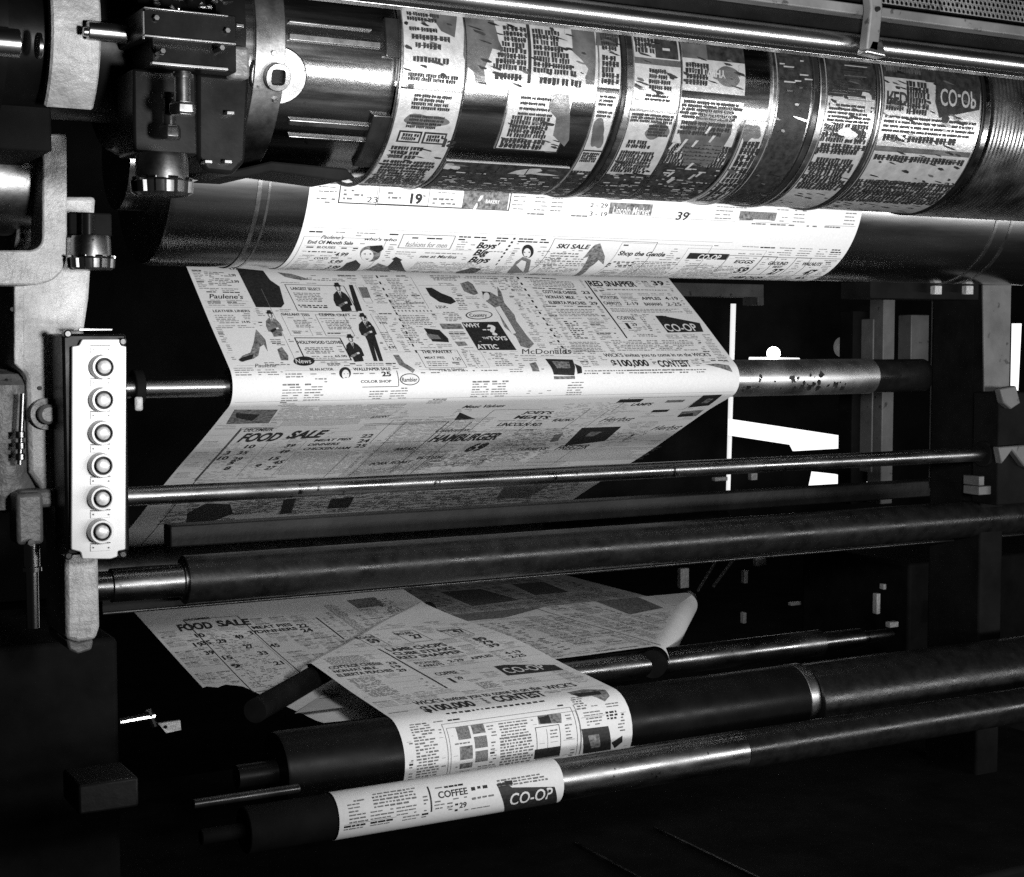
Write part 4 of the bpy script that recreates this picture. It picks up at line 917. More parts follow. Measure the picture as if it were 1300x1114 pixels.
o = w.finish('newspaper_web', ['paper', 'ink', 'grey', 'halftone', 'light'])
tagit(o, 'half-width newspaper sheet with a pointed far corner, draped over the low black roller', 'newspaper web')
# angle bars
def bar(label, p, q, r, m='black'):
    t = thing('angle_bar', label, 'angle bar', p); bm = NB(); tube(bm, p, q, r, 32); build('bar', bm, m, t); return t
zb = -.653-.0235
bar('dark diagonal bar under the pointed corner of the half-width sheet', (.96, 2.69, zb-.008), (1.655, 3.385, zb+.010), .0225, 'matte')

# ---- bottom strip on the lowest roller
w = Sheet(arcpath(RB, .0384, 40, 290, 60)+[(2.6, -.86)], at(430, 1020, 2.265)[0], at(716, 1000, 2.262)[0]); w.rng = (.02, w.T[-1]-.32); w.orient(); w.paper(20)
w.text('COFFEE', (557, 1014), (594, 1008), 9, .04); w.text('1', (577, 1030), (581, 1029), 10, .04); w.text('29', (583, 1026), (592, 1025), 7, .04); w.line((537, 1000), (553, 1030), .003); w.pbody((470, 1008), (532, 1018), pitch=.0055, hgt=.0016)
w.pbody((597, 998), (622, 1003), pitch=.007, hgt=.003, mi=1, dens=.9); w.pbody((597, 1012), (628, 1016), pitch=.007, hgt=.002, mi=2)
w.poly([(630, 996), (640, 994), (650, 1000), (704, 999), (706, 1030), (640, 1032), (636, 1010)], 1, .0005); w.text('CO-OP', (646, 1022), (698, 1017), 15, .02, mi=4, h=.001); w.pbody((630, 990), (700, 992), pitch=.005, hgt=.0016); w.poly([(640, 992), (650, 991), (651, 996), (642, 997)], 1, .0007); w.autofill(w.inv(600, 993)[1], w.inv(600, 1030)[1], seed=5)
o = w.finish('newspaper_web', ['paper', 'ink', 'grey', 'halftone', 'light']); w_ = 0; tagit(o, 'bottom strip of printed paper with the word COFFEE, wrapped on the lowest roller', 'newspaper web')

# ---- sheet that runs right and curls down over the second angle bar
ZC = -.700
w = Sheet(dense([(3.47, ZC), (2.89, ZC)], .02), 1.35, 2.6); w.rng = (0, w.T[-1]); w.orient()
w.wave = lambda s, t: .0015*math.sin(s*12)*math.sin(t*8+.4)
SR = lambda t: (2.50-t*1.0*.86)-w.X0-.02     # right edge as a function of t (t grows towards the camera)
def sheetC():
    base = len(w.verts); nt_, ns = 30, 30; T_ = w.T[-1]
    R_ = .034; arcn = 16
    for j in range(nt_+1):
        t = T_*j/nt_
        e = SR(t)
        for i in range(ns+1): w.verts.append(w.pt(e*i/ns, t, 0))
        for i in range(1, arcn+1):
            a = PI*.86*i/arcn; p0 = w.pt(e, t, 0); k = R_*math.sin(a)
            w.verts.append((p0[0]+k*.76, p0[1]-k*.65, p0[2]-R_*(1-math.cos(a))))
    c = ns+1+arcn
    for j in range(nt_):
        for i in range(c-1): b = base+j*c+i; w.faces.append((b, b+1, b+c+1, b+c)); w.mi.append(0)
sheetC(); w.ok = lambda s, t: s < SR(t)-.004
w.pbody((620, 792), (740, 826), pitch=.013, hgt=.0035, mi=1, dens=.55, wl=(.006, .02))
w.poly([(756, 764), (810, 759), (842, 773), (800, 781)], 3, .0008); w.poly([(830, 756), (880, 754), (862, 768), (846, 768)], 4, .0007); w.line((690, 772), (830, 822), .003); w.poly([(560, 772), (640, 766), (690, 771), (640, 785), (590, 790)], 3, .0008); w.autofill(.01, w.T[-1]-.01, seed=31, pitch=.009, hgt=.0032, cw=.06)
o = w.finish('newspaper_web', ['paper', 'ink', 'grey', 'halftone', 'light']); tagit(o, 'dim closely printed sheet whose right edge curls down over a diagonal bar', 'newspaper web')
pC = Vector((SR(w.T[-1])+w.X0, 2.89, ZC-.034)); qC = Vector((SR(0)+w.X0, 3.47, ZC-.034)); dC = (qC-pC).normalized()
bar('diagonal bar inside the curled edge of the dim sheet', tuple(pC-dC*.03), tuple(qC+dC*.05), .032, 'black')
for k, (a, b, r) in enumerate((((886, 750), (908, 714), .004), ((906, 744), (930, 712), .0045))):
    p = at(a[0], a[1], 3.5); q = at(b[0], b[1], 3.62); t = thing('tie_rod', ('left' if k == 0 else 'right')+' one of two thin slanting bright rods beside the curled edge', 'rod', p, 'thin slanting rods'); bm = NB(); tube(bm, p, q, r, 12); build('rod', bm, 'steel', t)
# ---- far strip
w = Sheet(dense([(4.05, -.722), (3.40, -.722)], .03), 1.55, 2.43); w.rng = (0, w.T[-1]); w.orient(); w.paper(16)
w.poly([(650, 742), (690, 739), (722, 752), (680, 756)], 3); w.pbody((690, 735), (780, 752), pitch=.01, hgt=.003, mi=1, dens=.6); w.poly([(560, 752), (610, 748), (660, 762), (600, 770)], 3); w.autofill(.02, w.T[-1]-.01, seed=32, pitch=.01, hgt=.0035, cw=.07)
o = w.finish('newspaper_web', ['paper', 'ink', 'grey', 'halftone', 'light']); tagit(o, 'farthest low sheet of newspaper, half in shadow behind the curled one', 'newspaper web')
# ---- slip showing under the angle bar
w = Sheet(dense([(3.0, -.722), (2.56, -.722)], .03), 1.0, 1.40); w.rng = (0, w.T[-1]); w.orient()
a = w.inv(376, 905); b = w.inv(432, 866)
k0 = len(w.verts)
pts = [w.inv(374, 906), w.inv(436, 862), w.inv(500, 862), w.inv(500, 898)]
pts[3] = (pts[3][0], pts[0][1]); pts[2] = (pts[2][0], pts[1][1])
w.addf(pts, 0, 0); w.text('C', (418, 884), (432, 882), 9, .05); w.line((405, 887), (480, 879), .003); w.pbody((434, 870), (470, 878), pitch=.008, hgt=.003, mi=1)
o = w.finish('newspaper_web', ['paper', 'ink', 'grey', 'halftone', 'light']); tagit(o, 'small white corner of paper peeping out under the dark diagonal bar', 'newspaper web')

#SECTION left
# ================================================================ left side
def part(name, bm, m, parent, **k): return build(name, bm, m, parent, **k)
lf = thing('side_frame', 'rough light-painted cast-iron side frame behind the push-button panel', 'machine frame', at(80, 820, 2.46))
bm = NB(); prism(bm, pp([(122, 250), (113, 380), (107, 420), (107, 640), (125, 700), (127, 796), (122, 812), (100, 816), (84, 812), (83, 700), (66, 640), (38, 600), (34, 478), (18, 463), (15, 345), (28, 250)], 2.46), 2.46, 2.60)
part('frame_casting', bm, 'cast', lf, bevel=.006, smooth=True)
bm = NB(); prism(bm, pp([(18, 350), (31, 350), (31, 474), (18, 462)], 2.452), 2.452, 2.46); part('rib', bm, 'cast', lf, bevel=.002)
for u, v in ((12+3, 393), (50, 493), (71, 493), (28, 300)):
    bm = NB(); p = at(u, v, 2.46); lathe(bm, [(2.456, .0033), (2.465, .0033)], (p[0], p[2]), axis='y', n=12); part('bolt_hole', bm, 'black', lf)
bm = NB(); p = at(60, 526, 2.44); lathe(bm, [(2.425, .011), (2.43, .015), (2.445, .015), (2.445, .024), (2.462, .024)], (p[0], p[2]), axis='y', n=32); part('bearing_cap', bm, 'castdirty', lf)
bm = NB(); prism(bm, pp([(86, 812.5), (100, 816.5), (120, 812.5), (118, 826), (100, 832), (88, 826)], 2.46), 2.465, 2.60); part('foot', bm, 'castdirty', lf, bevel=.004)
# big rounded bracket
br = thing('bracket', 'pale cast bracket with a rounded corner and a dark hollow, at the left edge', 'bracket', at(60, 362, 2.36))
o_ = pp([(-90, 362), (86, 362), (85, 170), (54, 170), (54, 318), (-90, 318)], 2.36)
bm = NB(); prism(bm, rounded(o_, [0, .055, 0, 0, .022, 0], 10), 2.36, 2.44); part('bracket_casting', bm, 'cast', br, bevel=.003)
bm = NB(); lathe(bm, capprof(-.05, at(53, 250, 2.42)[0], .088), (2.50, .245), n=90); part('journal', bm, 'worn', br)
# bearing housing around the plate cylinder axis
bh = thing('bearing_housing', 'dark round bearing housing with a light worn collar, top left corner', 'bearing housing', (.3, PC[0], .25))
bm = NB(); lathe(bm, [(-.1, .11), (.37, .11), (.38, .128), (.40, .133), (.432, .133), (.432, .112), (.60, .112)], PC, n=90); part('housing', bm, 'black', bh)
x0 = at(66, 100, 2.13)[0]; x1 = at(104, 90, 2.13)[0]; x2 = at(129, 100, 2.13)[0]
bm = NB(); lathe(bm, [(x0, .118), (x0, .134), (x0+.003, .137), (x2-.003, .137), (x2, .134), (x2, .118)], PC, n=90, a0=math.radians(166), a1=math.radians(232), caps=False)
part('collar', bm, 'cast', bh)
bm = NB(); lathe(bm, [(x0, .118), (x0, .134), (x0+.003, .1372), (x1-.003, .1372), (x1, .134), (x1, .118)], PC, n=40, a0=math.radians(140), a1=math.radians(166), caps=False); part('collar_lug', bm, 'cast', bh)
for (u0, u1, v, r, m) in ((-40, 28, 53, .019, 'steel'), (50, 56, 56, .017, 'worn'), (107, 113, 40, .006, 'steel'), (114, 186, 44, .0125, 'steel')):
    a = at(u0, v, 2.10); b = at(u1, v, 2.10)
    t = thing('shaft_stub', {28: 'short bright shaft end at the very left edge of the picture', 56: 'small bright collar between the shaft end and the pale collar', 113: 'tiny pin between pale collar and small shaft', 186: 'small bright shaft between the pale collar and the square block'}[u1], 'shaft', (a[0], 2.1, b[2]))
    bm = NB(); lathe(bm, capprof(a[0], b[0], r, .001), (2.1+r, b[2]), n=40); part('shaft', bm, m, t)
bm = pbox(-60, 66, 64, 190, 2.22, .2); 
t = thing('cover_plate', 'black cover behind the rounded bracket at the left edge', 'cover', at(0, 190, 2.24)); part('cover', bm, 'matte', t, bevel=.004)
# square block and bolts
sb = thing('adjuster_block', 'black square adjuster block with bright strips as edge highlights beside the clutch collar', 'machine block', at(240, 90, 2.03))
part('upper_block', pbox(183, 14, 300, 51, 2.03, .12), 'black', sb, bevel=.0018)
part('lower_block', pbox(193, 53, 300, 88, 2.05, .10), 'black', sb, bevel=.0018)
part('edge_highlight', pbox(183, 49, 300, 52, 2.024, .01), 'steel', sb, bevel=.0008)  # bright metal strips laid on as highlights along the block edges
part('edge_highlight', pbox(193, 82, 290, 86, 2.042, .01), 'steel', sb, bevel=.0008)
part('edge_highlight', pbox(183, 14, 290, 16, 2.026, .004), 'steel', sb, bevel=.0006)
part('edge_highlight', pbox(181.5, 14, 183.5, 50, 2.026, .004), 'worn', sb, bevel=.0006)
bm = NB(); random.seed(5)
for k in range(14):
    u = random.uniform(200, 290); v = random.uniform(-6, 11); p = at(u, v, 2.04); q = at(u+random.uniform(-14, 14), v+random.uniform(-4, 4), 2.03); tube(bm, p, q, .004, 6, .001)
part('grease_clump', bm, 'steel', sb)
for u, v in ((197, 24), (287, 40), (205, 66), (280, 62)):
    bm = NB(); p_ = at(u, v, 2.03); lathe(bm, [(2.022, .0035), (2.0235, .0045), (2.05, .0045)], (p_[0], p_[2]), axis='y', n=6); part('bolt_head', bm, 'worn', sb)
part('side_lug', pbox(293, 58, 318, 100, 2.07, .05), 'castdirty', sb, bevel=.006)
def vbolt(name, label, u, vt, vb, wpx, Y, hexw, m='worn'):
    p = at(u, vt, Y); q = at(u, vb, Y); r = (at(u+wpx/2, vt, Y)[0]-at(u-wpx/2, vt, Y)[0])/2; R = (at(u+hexw/2, vb, Y)[0]-at(u-hexw/2, vb, Y)[0])/2
    t = thing(name, label, 'bolt', q); h = p[2]-q[2]
    bm = NB(); lathe(bm, [(q[2]+h*.3, r*.9), (p[2]-h*.12, r*.9), (p[2]-h*.12, r*1.25), (p[2]-h*.05, r*1.25), (p[2]-h*.05, r), (p[2], r)], (q[0], Y), axis='z', n=24); part('stem', bm, m, t)
    bm = NB(); lathe(bm, [(q[2], R*.8), (q[2]+h*.06, R), (q[2]+h*.24, R), (q[2]+h*.3, R*.85)], (q[0], Y), axis='z', n=6); part('hex_head', bm, m, t, bevel=.001)
vbolt('hex_bolt', 'upper of two dark hex bolts under the square block', 232, 92, 147, 22, 2.0, 34)
vbolt('hex_bolt', 'lower of two dark hex bolts, above the scalloped cap', 216, 118, 178, 17, 2.04, 28, 'dark')
def scap(label, u, vt, vb, wpx, Y):
    p = at(u, vt, Y); q = at(u, vb, Y); R = (at(u+wpx/2, vb, Y)[0]-at(u-wpx/2, vb, Y)[0])/2; h = p[2]-q[2]
    t = thing('grease_cap', label, 'cap', q, 'scalloped grease caps')
    bm = NB(); lathe(bm, [(q[2]+h*.38, R*.84), (q[2]+h*.9, R*.82), (p[2], R*.78), (p[2]+.002, R*.3)], (q[0], Y), axis='z', n=60); part('cap_body', bm, 'worn', t)
    bm = NB(); wob = lambda a, x: 1+.045*(1 if math.sin(9*a) > 0 else -1)*min(1, abs(math.sin(9*a))*3)
    lathe(bm, [(q[2]+h*.02, R*.8), (q[2]+h*.08, R*.93), (q[2]+h*.34, R*.96), (q[2]+h*.4, R*.86)], (q[0], Y), axis='z', n=144, wob=wob); part('scalloped_rim', bm, 'dark', t)
    bm = NB()
    for k in range(5):
        a = PI+PI*(k+.5)/9*1.02*2-PI*.05+.05
        c = Vector((q[0]+R*.95*math.cos(a), Y+R*.95*math.sin(a), q[2]+h*.40)); d = Vector((-math.sin(a), math.cos(a), 0)); tube(bm, c-d*R*.13, c+d*R*.13, .0022, 8)
    part('worn_edges', bm, 'chrome', t); return t
scap('large scalloped grease cap hanging under the hex bolts', 206, 196, 250, 78, 1.98)
scap('small scalloped grease cap under the black beam, beside the pale bracket', 116, 300, 344, 60, 2.34)
t = thing('cap_housing', 'small dark box above the small grease cap', 'machine block', at(116, 300, 2.38)); part('box', pbox(88, 270, 142, 300, 2.36, .06), 'matte', t, bevel=.003)
bm = NB(); p = at(112, 300, 2.34); q = at(112, 272, 2.34); tube(bm, p, q, .01, 16); part('stem', bm, 'black', t)
t = thing('cap_bracket', 'black block holding the large grease cap', 'machine block', at(206, 190, 2.04)); part('block', pbox(170, 90, 250, 196, 2.08, .08), 'black', t, bevel=.004)
t = thing('clutch_block', 'black clutch casting between the adjuster block and the steel collar', 'machine block', at(290, 220, 2.1))
bm = NB(); prism(bm, pp([(250, 92), (318, 98), (312, 205), (296, 222), (262, 219), (250, 200)], 2.09), 2.09, 2.2); part('casting', bm, 'black', t, bevel=.006)
for u, v in ((293, 143), (265, 205), (290, 205), (305, 32)): part('nut', pbox(u-5, v-2, u+5, v+3, 2.075, .02), 'steel', t, bevel=.001)
bm = NB(); prism(bm, pp([(302, 215), (345, 205), (440, 214), (452, 226), (430, 230), (345, 218), (310, 226), (270, 224)], 2.13), 2.13, 2.24); part('skirt', bm, 'matte', t, bevel=.003)
# push-button station
YP = 2.36
st = thing('push_button_panel', 'tall pale control panel with six round push buttons on the left frame', 'control panel', at(125, 712, YP))
A = at(78, 712, YP+.02); B = at(162, 418, YP+.02)
bm = NB(); a = at(84, 706, YP+.014); b = at(160, 424, YP+.014); box(bm, a[0], b[0], YP+.012, YP+.085, a[2], b[2]); part('housing', bm, 'black', st, bevel=.004)
ua, ub, va, vb = 90.5, 160.5, 431, 710
cut = [(ua+14, va), (ub-8, va), (ub-7, va+8), (ub, va+9), (ub-1, vb-12), (ub-11, vb-10), (ub-11, vb-3), (ub-20, vb), (ua+14, vb), (ua+12, vb-9), (ua, vb-12), (ua+1, va+9), (ua+10, va+8)]
bm = NB(); prism(bm, rounded(pp(cut, YP), .0025, 3), YP, YP+.012); part('face_plate', bm, 'panel', st, bevel=.0015)
part('top_strip', pbox(100, 417, 143, 420.5, YP+.01, .03), 'chrome', st, bevel=.001)
for u, v in ((86, 424), (156, 434), (87, 706), (156, 704)):
    bm = NB(); p = at(u, v, YP); lathe(bm, [(YP-.002, .004), (YP, .006), (YP+.014, .006)], (p[0], p[2]), axis='y', n=16); part('corner_screw', bm, 'dark', st)
vcs = [466, 507.5, 549.5, 590.5, 632, 674]
for i, v in enumerate(vcs):
    u = 128.5-i*.5
    bm = NB(); p = at(u, v, YP)
    z_, x_ = p[2], p[0]
    lathe(bm, [(YP-.017, .0135), (YP-.019, .0145), (YP-.019, .0172), (YP-.016, .0182), (YP+.001, .019)], (x_, z_), axis='y', n=48, caps=False)
    btn = part('push_button', bm, 'panel', st)
    bm = NB(); lathe(bm, [(YP-.012, .0090), (YP-.0105, .0100), (YP-.0105, .0134), (YP-.0176, .0138)], (x_, z_), axis='y', n=40, caps=False); part('dark_groove', bm, 'black', btn)
    bm = NB(); pr = [(YP-.0195-(.0032*math.cos(q*PI/2/6)), .0100*math.sin(q*PI/2/6)+.0001) for q in range(7)]+[(YP-.0095, .0102)]
    lathe(bm, pr, (x_, z_), axis='y', n=40); part('button_cap', bm, 'cap', btn)
tags_v = [445, 487, 528.5, 570.5, 611.5, 654, 696]
for v in tags_v:
    tg = part('label_plate', pbox(115, v-5, 140, v+4, YP-.0016, .003), 'panel', st, bevel=.0006)
    for u in (118, 137.5):
        bm = NB(); p = at(u, v-.6, YP); lathe(bm, [(YP-.003, .0012), (YP, .0014)], (p[0], p[2]), axis='y', n=10); part('rivet', bm, 'dark', tg)
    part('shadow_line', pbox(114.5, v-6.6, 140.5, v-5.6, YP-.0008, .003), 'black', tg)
# glossy housings left of the panel
t = thing('motor_housing', 'dark glossy rounded housing at the left edge below the pale frame', 'machine housing', at(20, 640, 2.5))
bm = NB(); p = at(10, 560, 2.52); lathe(bm, [(at(0, 650, 2.45)[2], .07), (at(0, 490, 2.45)[2], .072), (at(0, 476, 2.45)[2], .055), (at(0, 470, 2.45)[2], .02)], (p[0]-.01, 2.54), axis='z', n=48); part('housing', bm, 'castdirty', t)
bm = NB(); tube(bm, at(29, 500, 2.44), at(25, 590, 2.44), .004, 12); part('oil_pipe', bm, 'worn', t)
for v in (552, 566, 580): bm = NB(); p = at(26, v, 2.44); lathe(bm, [(p[2]-.005, .008), (p[2]+.005, .008)], (p[0], 2.44), axis='z', n=14); part('pipe_nut', bm, 'worn', t, bevel=.001)
t = thing('brake_wheel', 'dark dished wheel half hidden behind the push-button panel', 'wheel', at(48, 600, 2.56)); bm = NB(); p = at(55, 555, 2.56)
lathe(bm, [(p[0]-.02, .035), (p[0]-.018, .062), (p[0]-.012, .066), (p[0]+.02, .066), (p[0]+.022, .03)], (2.60, p[2]), n=48); part('wheel', bm, 'dark', t)
# bracket with chrome rod
t = thing('rod_bracket', 'grimy cast bracket gripping an upright chrome rod, below the housing', 'bracket', at(40, 790, 2.42))
part('clamp', pbox(22, 627, 55, 692, 2.42, .06), 'castdirty', t, bevel=.006)
part('arm', pbox(24, 622, 92, 645, 2.44, .05), 'castdirty', t, bevel=.006)
bm = NB(); p = at(44, 700, 2.42); lathe(bm, [(at(44, 800, 2.42)[2], .010), (at(44, 728, 2.42)[2], .010), (at(44, 727, 2.42)[2], .0155), (at(44, 722, 2.42)[2], .0155), (at(44, 721, 2.42)[2], .013), (at(44, 690, 2.42)[2], .013)], (p[0], 2.44), axis='z', n=32); part('rod', bm, 'chrome', t)
bm = NB(); p = at(39, 689, 2.415); tube(bm, (p[0], 2.41, p[2]), (p[0], 2.425, p[2]), .005, 14); part('bolt_head', bm, 'dark', t)
# small left-hand oddments
t = thing('rod_collar', 'small dark collar on the guide-roller shaft right of the panel', 'collar', at(175, 500, 2.86)); bm = NB(); lathe(bm, capprof(at(172, 490, 2.86)[0], at(184, 490, 2.86)[0], .034), GR, n=32); part('collar', bm, 'matte', t)
part('pin', pbox(172, 504, 182, 522, 2.84, .01), 'cast', t, bevel=.004)
t = thing('valve_fitting', 'small glinting pipe fitting low at the left, beside a little drilled tab', 'fitting', at(190, 930, 2.35))
bm = NB(); tube(bm, at(152, 917, 2.35), at(196, 909, 2.35), .006, 10); tube(bm, at(188, 902, 2.35), at(196, 922, 2.35), .006, 10); part('pipe', bm, 'chrome', t)
t = thing('drilled_tab', 'little pale metal tab with one hole, low at the left', 'tab', at(215, 928, 2.34)); bm = NB(); prism(bm, pp([(201, 919), (229, 915), (230, 927), (211, 931)], 2.34), 2.34, 2.346); part('tab', bm, 'cast', t)
bm = NB(); p = at(210, 923, 2.34); lathe(bm, [(2.338, .0026), (2.341, .0026)], (p[0], p[2]), axis='y', n=14); part('hole', bm, 'black', t)
t = thing('base_box', 'grey sheet-metal box low at the left edge of the rollers', 'box', at(140, 1060, 2.2)); part('box', pbox(100, 992, 176, 1030, 2.3, .1), 'tiebeam', t, bevel=.004)
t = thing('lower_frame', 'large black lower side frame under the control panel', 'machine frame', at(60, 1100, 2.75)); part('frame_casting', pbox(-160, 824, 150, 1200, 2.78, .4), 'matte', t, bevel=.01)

#SECTION right
# =============================================================== right side
rf = thing('side_frame', 'dark right-hand side frame, its front face coloured pale as if lit', 'machine frame', at(1250, 800, 2.6))
bm = NB(); prism(bm, pp([(1248, 362), (1284, 362), (1280, 560), (1266, 600), (1262, 640), (1252, 640)], 2.66), 2.66, 2.665); part('lit_face', bm, 'grey_paint', rf, bevel=.001)  # front face coloured paler than the casting, as if lit
xf = at(1250, 500, 2.66)[0]
bm = NB(); box(bm, xf+.004, at(1281, 480, 2.66)[0], 2.668, 2.84, -1.45, .2); part('frame_casting', bm, 'matte', rf, bevel=.006)
bm = NB(); box(bm, xf+.0, xf+.003, 2.70, 2.83, -.35, .12); part('inner_dark_face', bm, 'matte', rf)  # near-black sheet for the inner face turned from the light
t = thing('frame_back_edge', 'thin pale strip standing for the back edge of the right-hand frame', 'strip', at(1186, 600, 2.92)); part('strip', pbox(1181, 360, 1189, 620, 2.92, .006), 'grey_paint', t)  # pale strip stands in for the frame's light back edge
for u in (1192, 1232): t = thing('square_nut', ('left' if u == 1192 else 'right')+' one of two small pale square nuts under the right end of the impression cylinder', 'nut', at(u, 374, 2.62), 'small square nuts'); part('nut', pbox(u-5, 363, u+4, 374, 2.62, .015), 'cast', t, bevel=.001)
t = thing('crosshead', 'black beam under the right end of the impression cylinder', 'beam', at(1150, 372, 2.75)); part('beam', pbox(1105, 358, 1243, 380, 2.66, .1), 'matte', t, bevel=.002)
t = thing('latch_bracket', 'dark latch bracket with worn edges at the right edge', 'bracket', at(1280, 620, 2.5)); part('body', pbox(1266, 498, 1330, 640, 2.56, .08), 'matte', t, bevel=.004)
bm = NB(); prism(bm, pp([(1270, 494), (1290, 490), (1296, 512), (1284, 520), (1274, 512)], 2.54), 2.54, 2.56); part('hook', bm, 'grey_paint', t, bevel=.003)
bm = NB(); prism(bm, pp([(1268, 568), (1305, 565), (1320, 600), (1300, 592), (1285, 572), (1272, 590)], 2.54), 2.54, 2.56); part('plate', bm, 'grey_paint', t, bevel=.003)
t = thing('foot_plate', 'small pale L-shaped foot where the polished rod meets the right frame', 'bracket', at(1258, 628, 2.58)); part('plate', pbox(1243, 617, 1275, 628, 2.58, .05), 'grey_paint', t, bevel=.002); part('upright', pbox(1243, 605, 1250, 617, 2.58, .05), 'grey_paint', t, bevel=.002)
t = thing('rod_socket', 'black socket holding the right end of the polished rod', 'socket', at(1255, 580, 2.6)); bm = NB(); lathe(bm, capprof(at(1246, 580, 2.6)[0], at(1275, 580, 2.6)[0], .03), (2.6, -.2685), n=32); part('socket', bm, 'matte', t)
# posts behind
for (u0, u1, v0, v1, Y, m, lab) in ((1080, 1104, 395, 640, 3.5, 'matte', 'black upright post behind the roller end'), (1106, 1111, 405, 600, 3.45, 'grey_paint', 'thin pale edge strip beside the black post'), (1118, 1137, 372, 640, 3.42, 'grey_paint', 'pale drilled upright post right of the black one'), (1156, 1180, 400, 470, 3.7, 'grey_paint', 'short dim upright behind the roller end')):
    t = thing('upright_post', lab, 'post', at(u0, v1, Y)); part('post', pbox(u0, v0, u1, v1, Y, .06), m, t, bevel=.003)
for v in (421, 560): pass
t = thing('ceiling_beam', 'short dim beam seen under the impression cylinder', 'beam', at(900, 380, 5)); part('beam', pbox(850, 360, 970, 377, 5, .1), 'grey_paint', t, bevel=.003)
part('drop_leg', pbox(962, 377, 970, 388, 5, .1), 'grey_paint', t, bevel=.002)
# window light and lamp in the room beyond
t = thing('light_tube', 'white upright light tube beyond the fold of the wide sheet', 'lamp', at(927, 575, 6)); bm = NB(); tube(bm, at(924, 640, 6), at(931, 386, 6), .010, 16, .013); part('tube', bm, 'tubeglow', t)
t = thing('round_lamp', 'small glaring round lamp above the guide roller', 'lamp', at(982, 452, 6)); bm = NB(); p = at(982, 449, 6); bmesh.ops.create_uvsphere(bm, u_segments=24, v_segments=16, radius=.033, matrix=Matrix.Translation(p)); part('bulb', bm, 'lampglow', t)
bm = NB(); tube(bm, at(952, 456, 6.02), at(1014, 457, 6.02), .010, 12); part('arm', bm, 'glow', t)
t = thing('wall_glow', 'faint glow on the wall right of the glaring lamp, built as a disc', 'lamp', at(1072, 440, 6)); bm = NB(); p = at(1073, 441, 6); lathe(bm, [(6.0, .005), (6.02, .03), (6.03, .05)], (p[0], p[2]), axis='y', n=32); part('glow_disc', bm, 'dimglow', t)  # glowing disc stands in for a dim reflection on the wall
def flat(u_pts, Y, m, name, label, cat, th=.01):
    t = thing(name, label, cat, at(u_pts[0][0], max(v for u, v in u_pts), Y)); bm = NB(); prism(bm, pp(u_pts, Y), Y, Y+th); part('pane', bm, m, t)
flat([(926, 532), (1072, 554), (1079, 569), (1008, 573), (1004, 565), (926, 553)], 5.6, 'glow', 'glowing_slab', 'larger of two glaring white slabs of light beyond the roller', 'light')  # both slabs are flat panes with their own white emission
flat([(1032, 599), (1060, 602), (1102, 612), (1102, 617), (1050, 619), (1028, 618)], 5.6, 'glow', 'glowing_slab', 'smaller glaring white slab of light, under the polished rod', 'light')
flat([(1287, 411), (1297, 411), (1292, 512), (1285, 508)], 4.2, 'glow', 'window_slit', 'narrow white window slit at the right edge', 'window')
# small pale fittings between the rollers
for i, (u0, v0, u1, v1, Y, lab) in enumerate(((864, 722, 875, 747, 4.4, 'pale block left of the slanting rods, above the curled sheet'), (945, 725, 950, 741, 4.4, 'thin pale sliver right of the slanting rods'), (960, 710, 973, 719, 4.4, 'pale tab highest of the small fittings between the lower rollers'), (1034, 728, 1048, 760, 4.0, 'pale worn fitting, largest between the lower rollers'), (1122, 741, 1143, 748, 3.6, 'pale flat fitting right of the largest one'), (1113, 754, 1118, 780, 3.6, 'dim upright fitting below the flat one'), (1209, 763, 1213, 790, 3.4, 'thin pale upright sliver at the right'), (1130, 790, 1141, 797, 3.3, 'little pale block at the end of the stepped roller'), (944, 778, 948, 792, 4.4, 'tiny upright sliver low behind the curled sheet'), (908, 606, 924, 611, 4.2, 'tiny pale fitting just under the polished rod'), (954, 601, 962, 610, 4.2, 'tiny pale stud right of the one under the rod'), (1005, 765, 1018, 769, 4.2, 'faint small tab left of the largest fitting'))):
    t = thing('machine_fitting', lab, 'fitting', at(u0, v1, Y)); part('fitting', pbox(u0, v0, u1, v1, Y, .02), 'cast', t, bevel=.002)
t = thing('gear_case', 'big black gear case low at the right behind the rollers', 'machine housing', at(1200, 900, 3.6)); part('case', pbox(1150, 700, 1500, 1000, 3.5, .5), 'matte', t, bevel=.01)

#SECTION top
# ==================================================================== top
gd = thing('top_guard', 'black hood with a bright rolled rail crossing in front of the plate cylinder', 'machine guard', (1.0, 1.95, .45))
def cyl_from(top, bot, Y):
    a, b = elev(*top), elev(*bot); m_ = (a+b)/2; h = abs(a-b)/2; D = Y/math.cos(m_); return D*math.sin(m_), D*math.sin(h)
zr, rr = cyl_from((900, 20), (900, 48), 1.95)
bm = NB(); lathe(bm, capprof(.72, 2.6, rr), (1.95, zr), n=60); part('rolled_rail', bm, 'steel', gd)
zl = at(900, 53.5, 1.955)[2]
bm = NB(); box(bm, .72, 2.6, 1.955, 1.975, zl, zl+.0025); part('lip', bm, 'steel', gd, bevel=.001)
bm = NB(); box(bm, .72, 2.6, 1.96, 1.972, zl+.0028, zr-.002); part('lip_web', bm, 'black', gd)
za = at(1200, 29, 1.9)[2]; zb2 = at(1200, 22, 1.9)[2]
bm = NB(); box(bm, .72, 2.6, 1.96, 1.97, zr+.004, zr+.20); part('hood_panel', bm, 'black', gd)
z1 = at(1200, 33, 1.93)[2]; z0 = at(1200, 20, 1.93)[2]
bm = NB(); box(bm, .72, 2.6, 1.93, 1.9575, z1, z0); part('hood_trim', bm, 'grey_paint', gd, bevel=.002)
a = at(1100, 68, 1.925); b = at(1120, -20, 1.925)
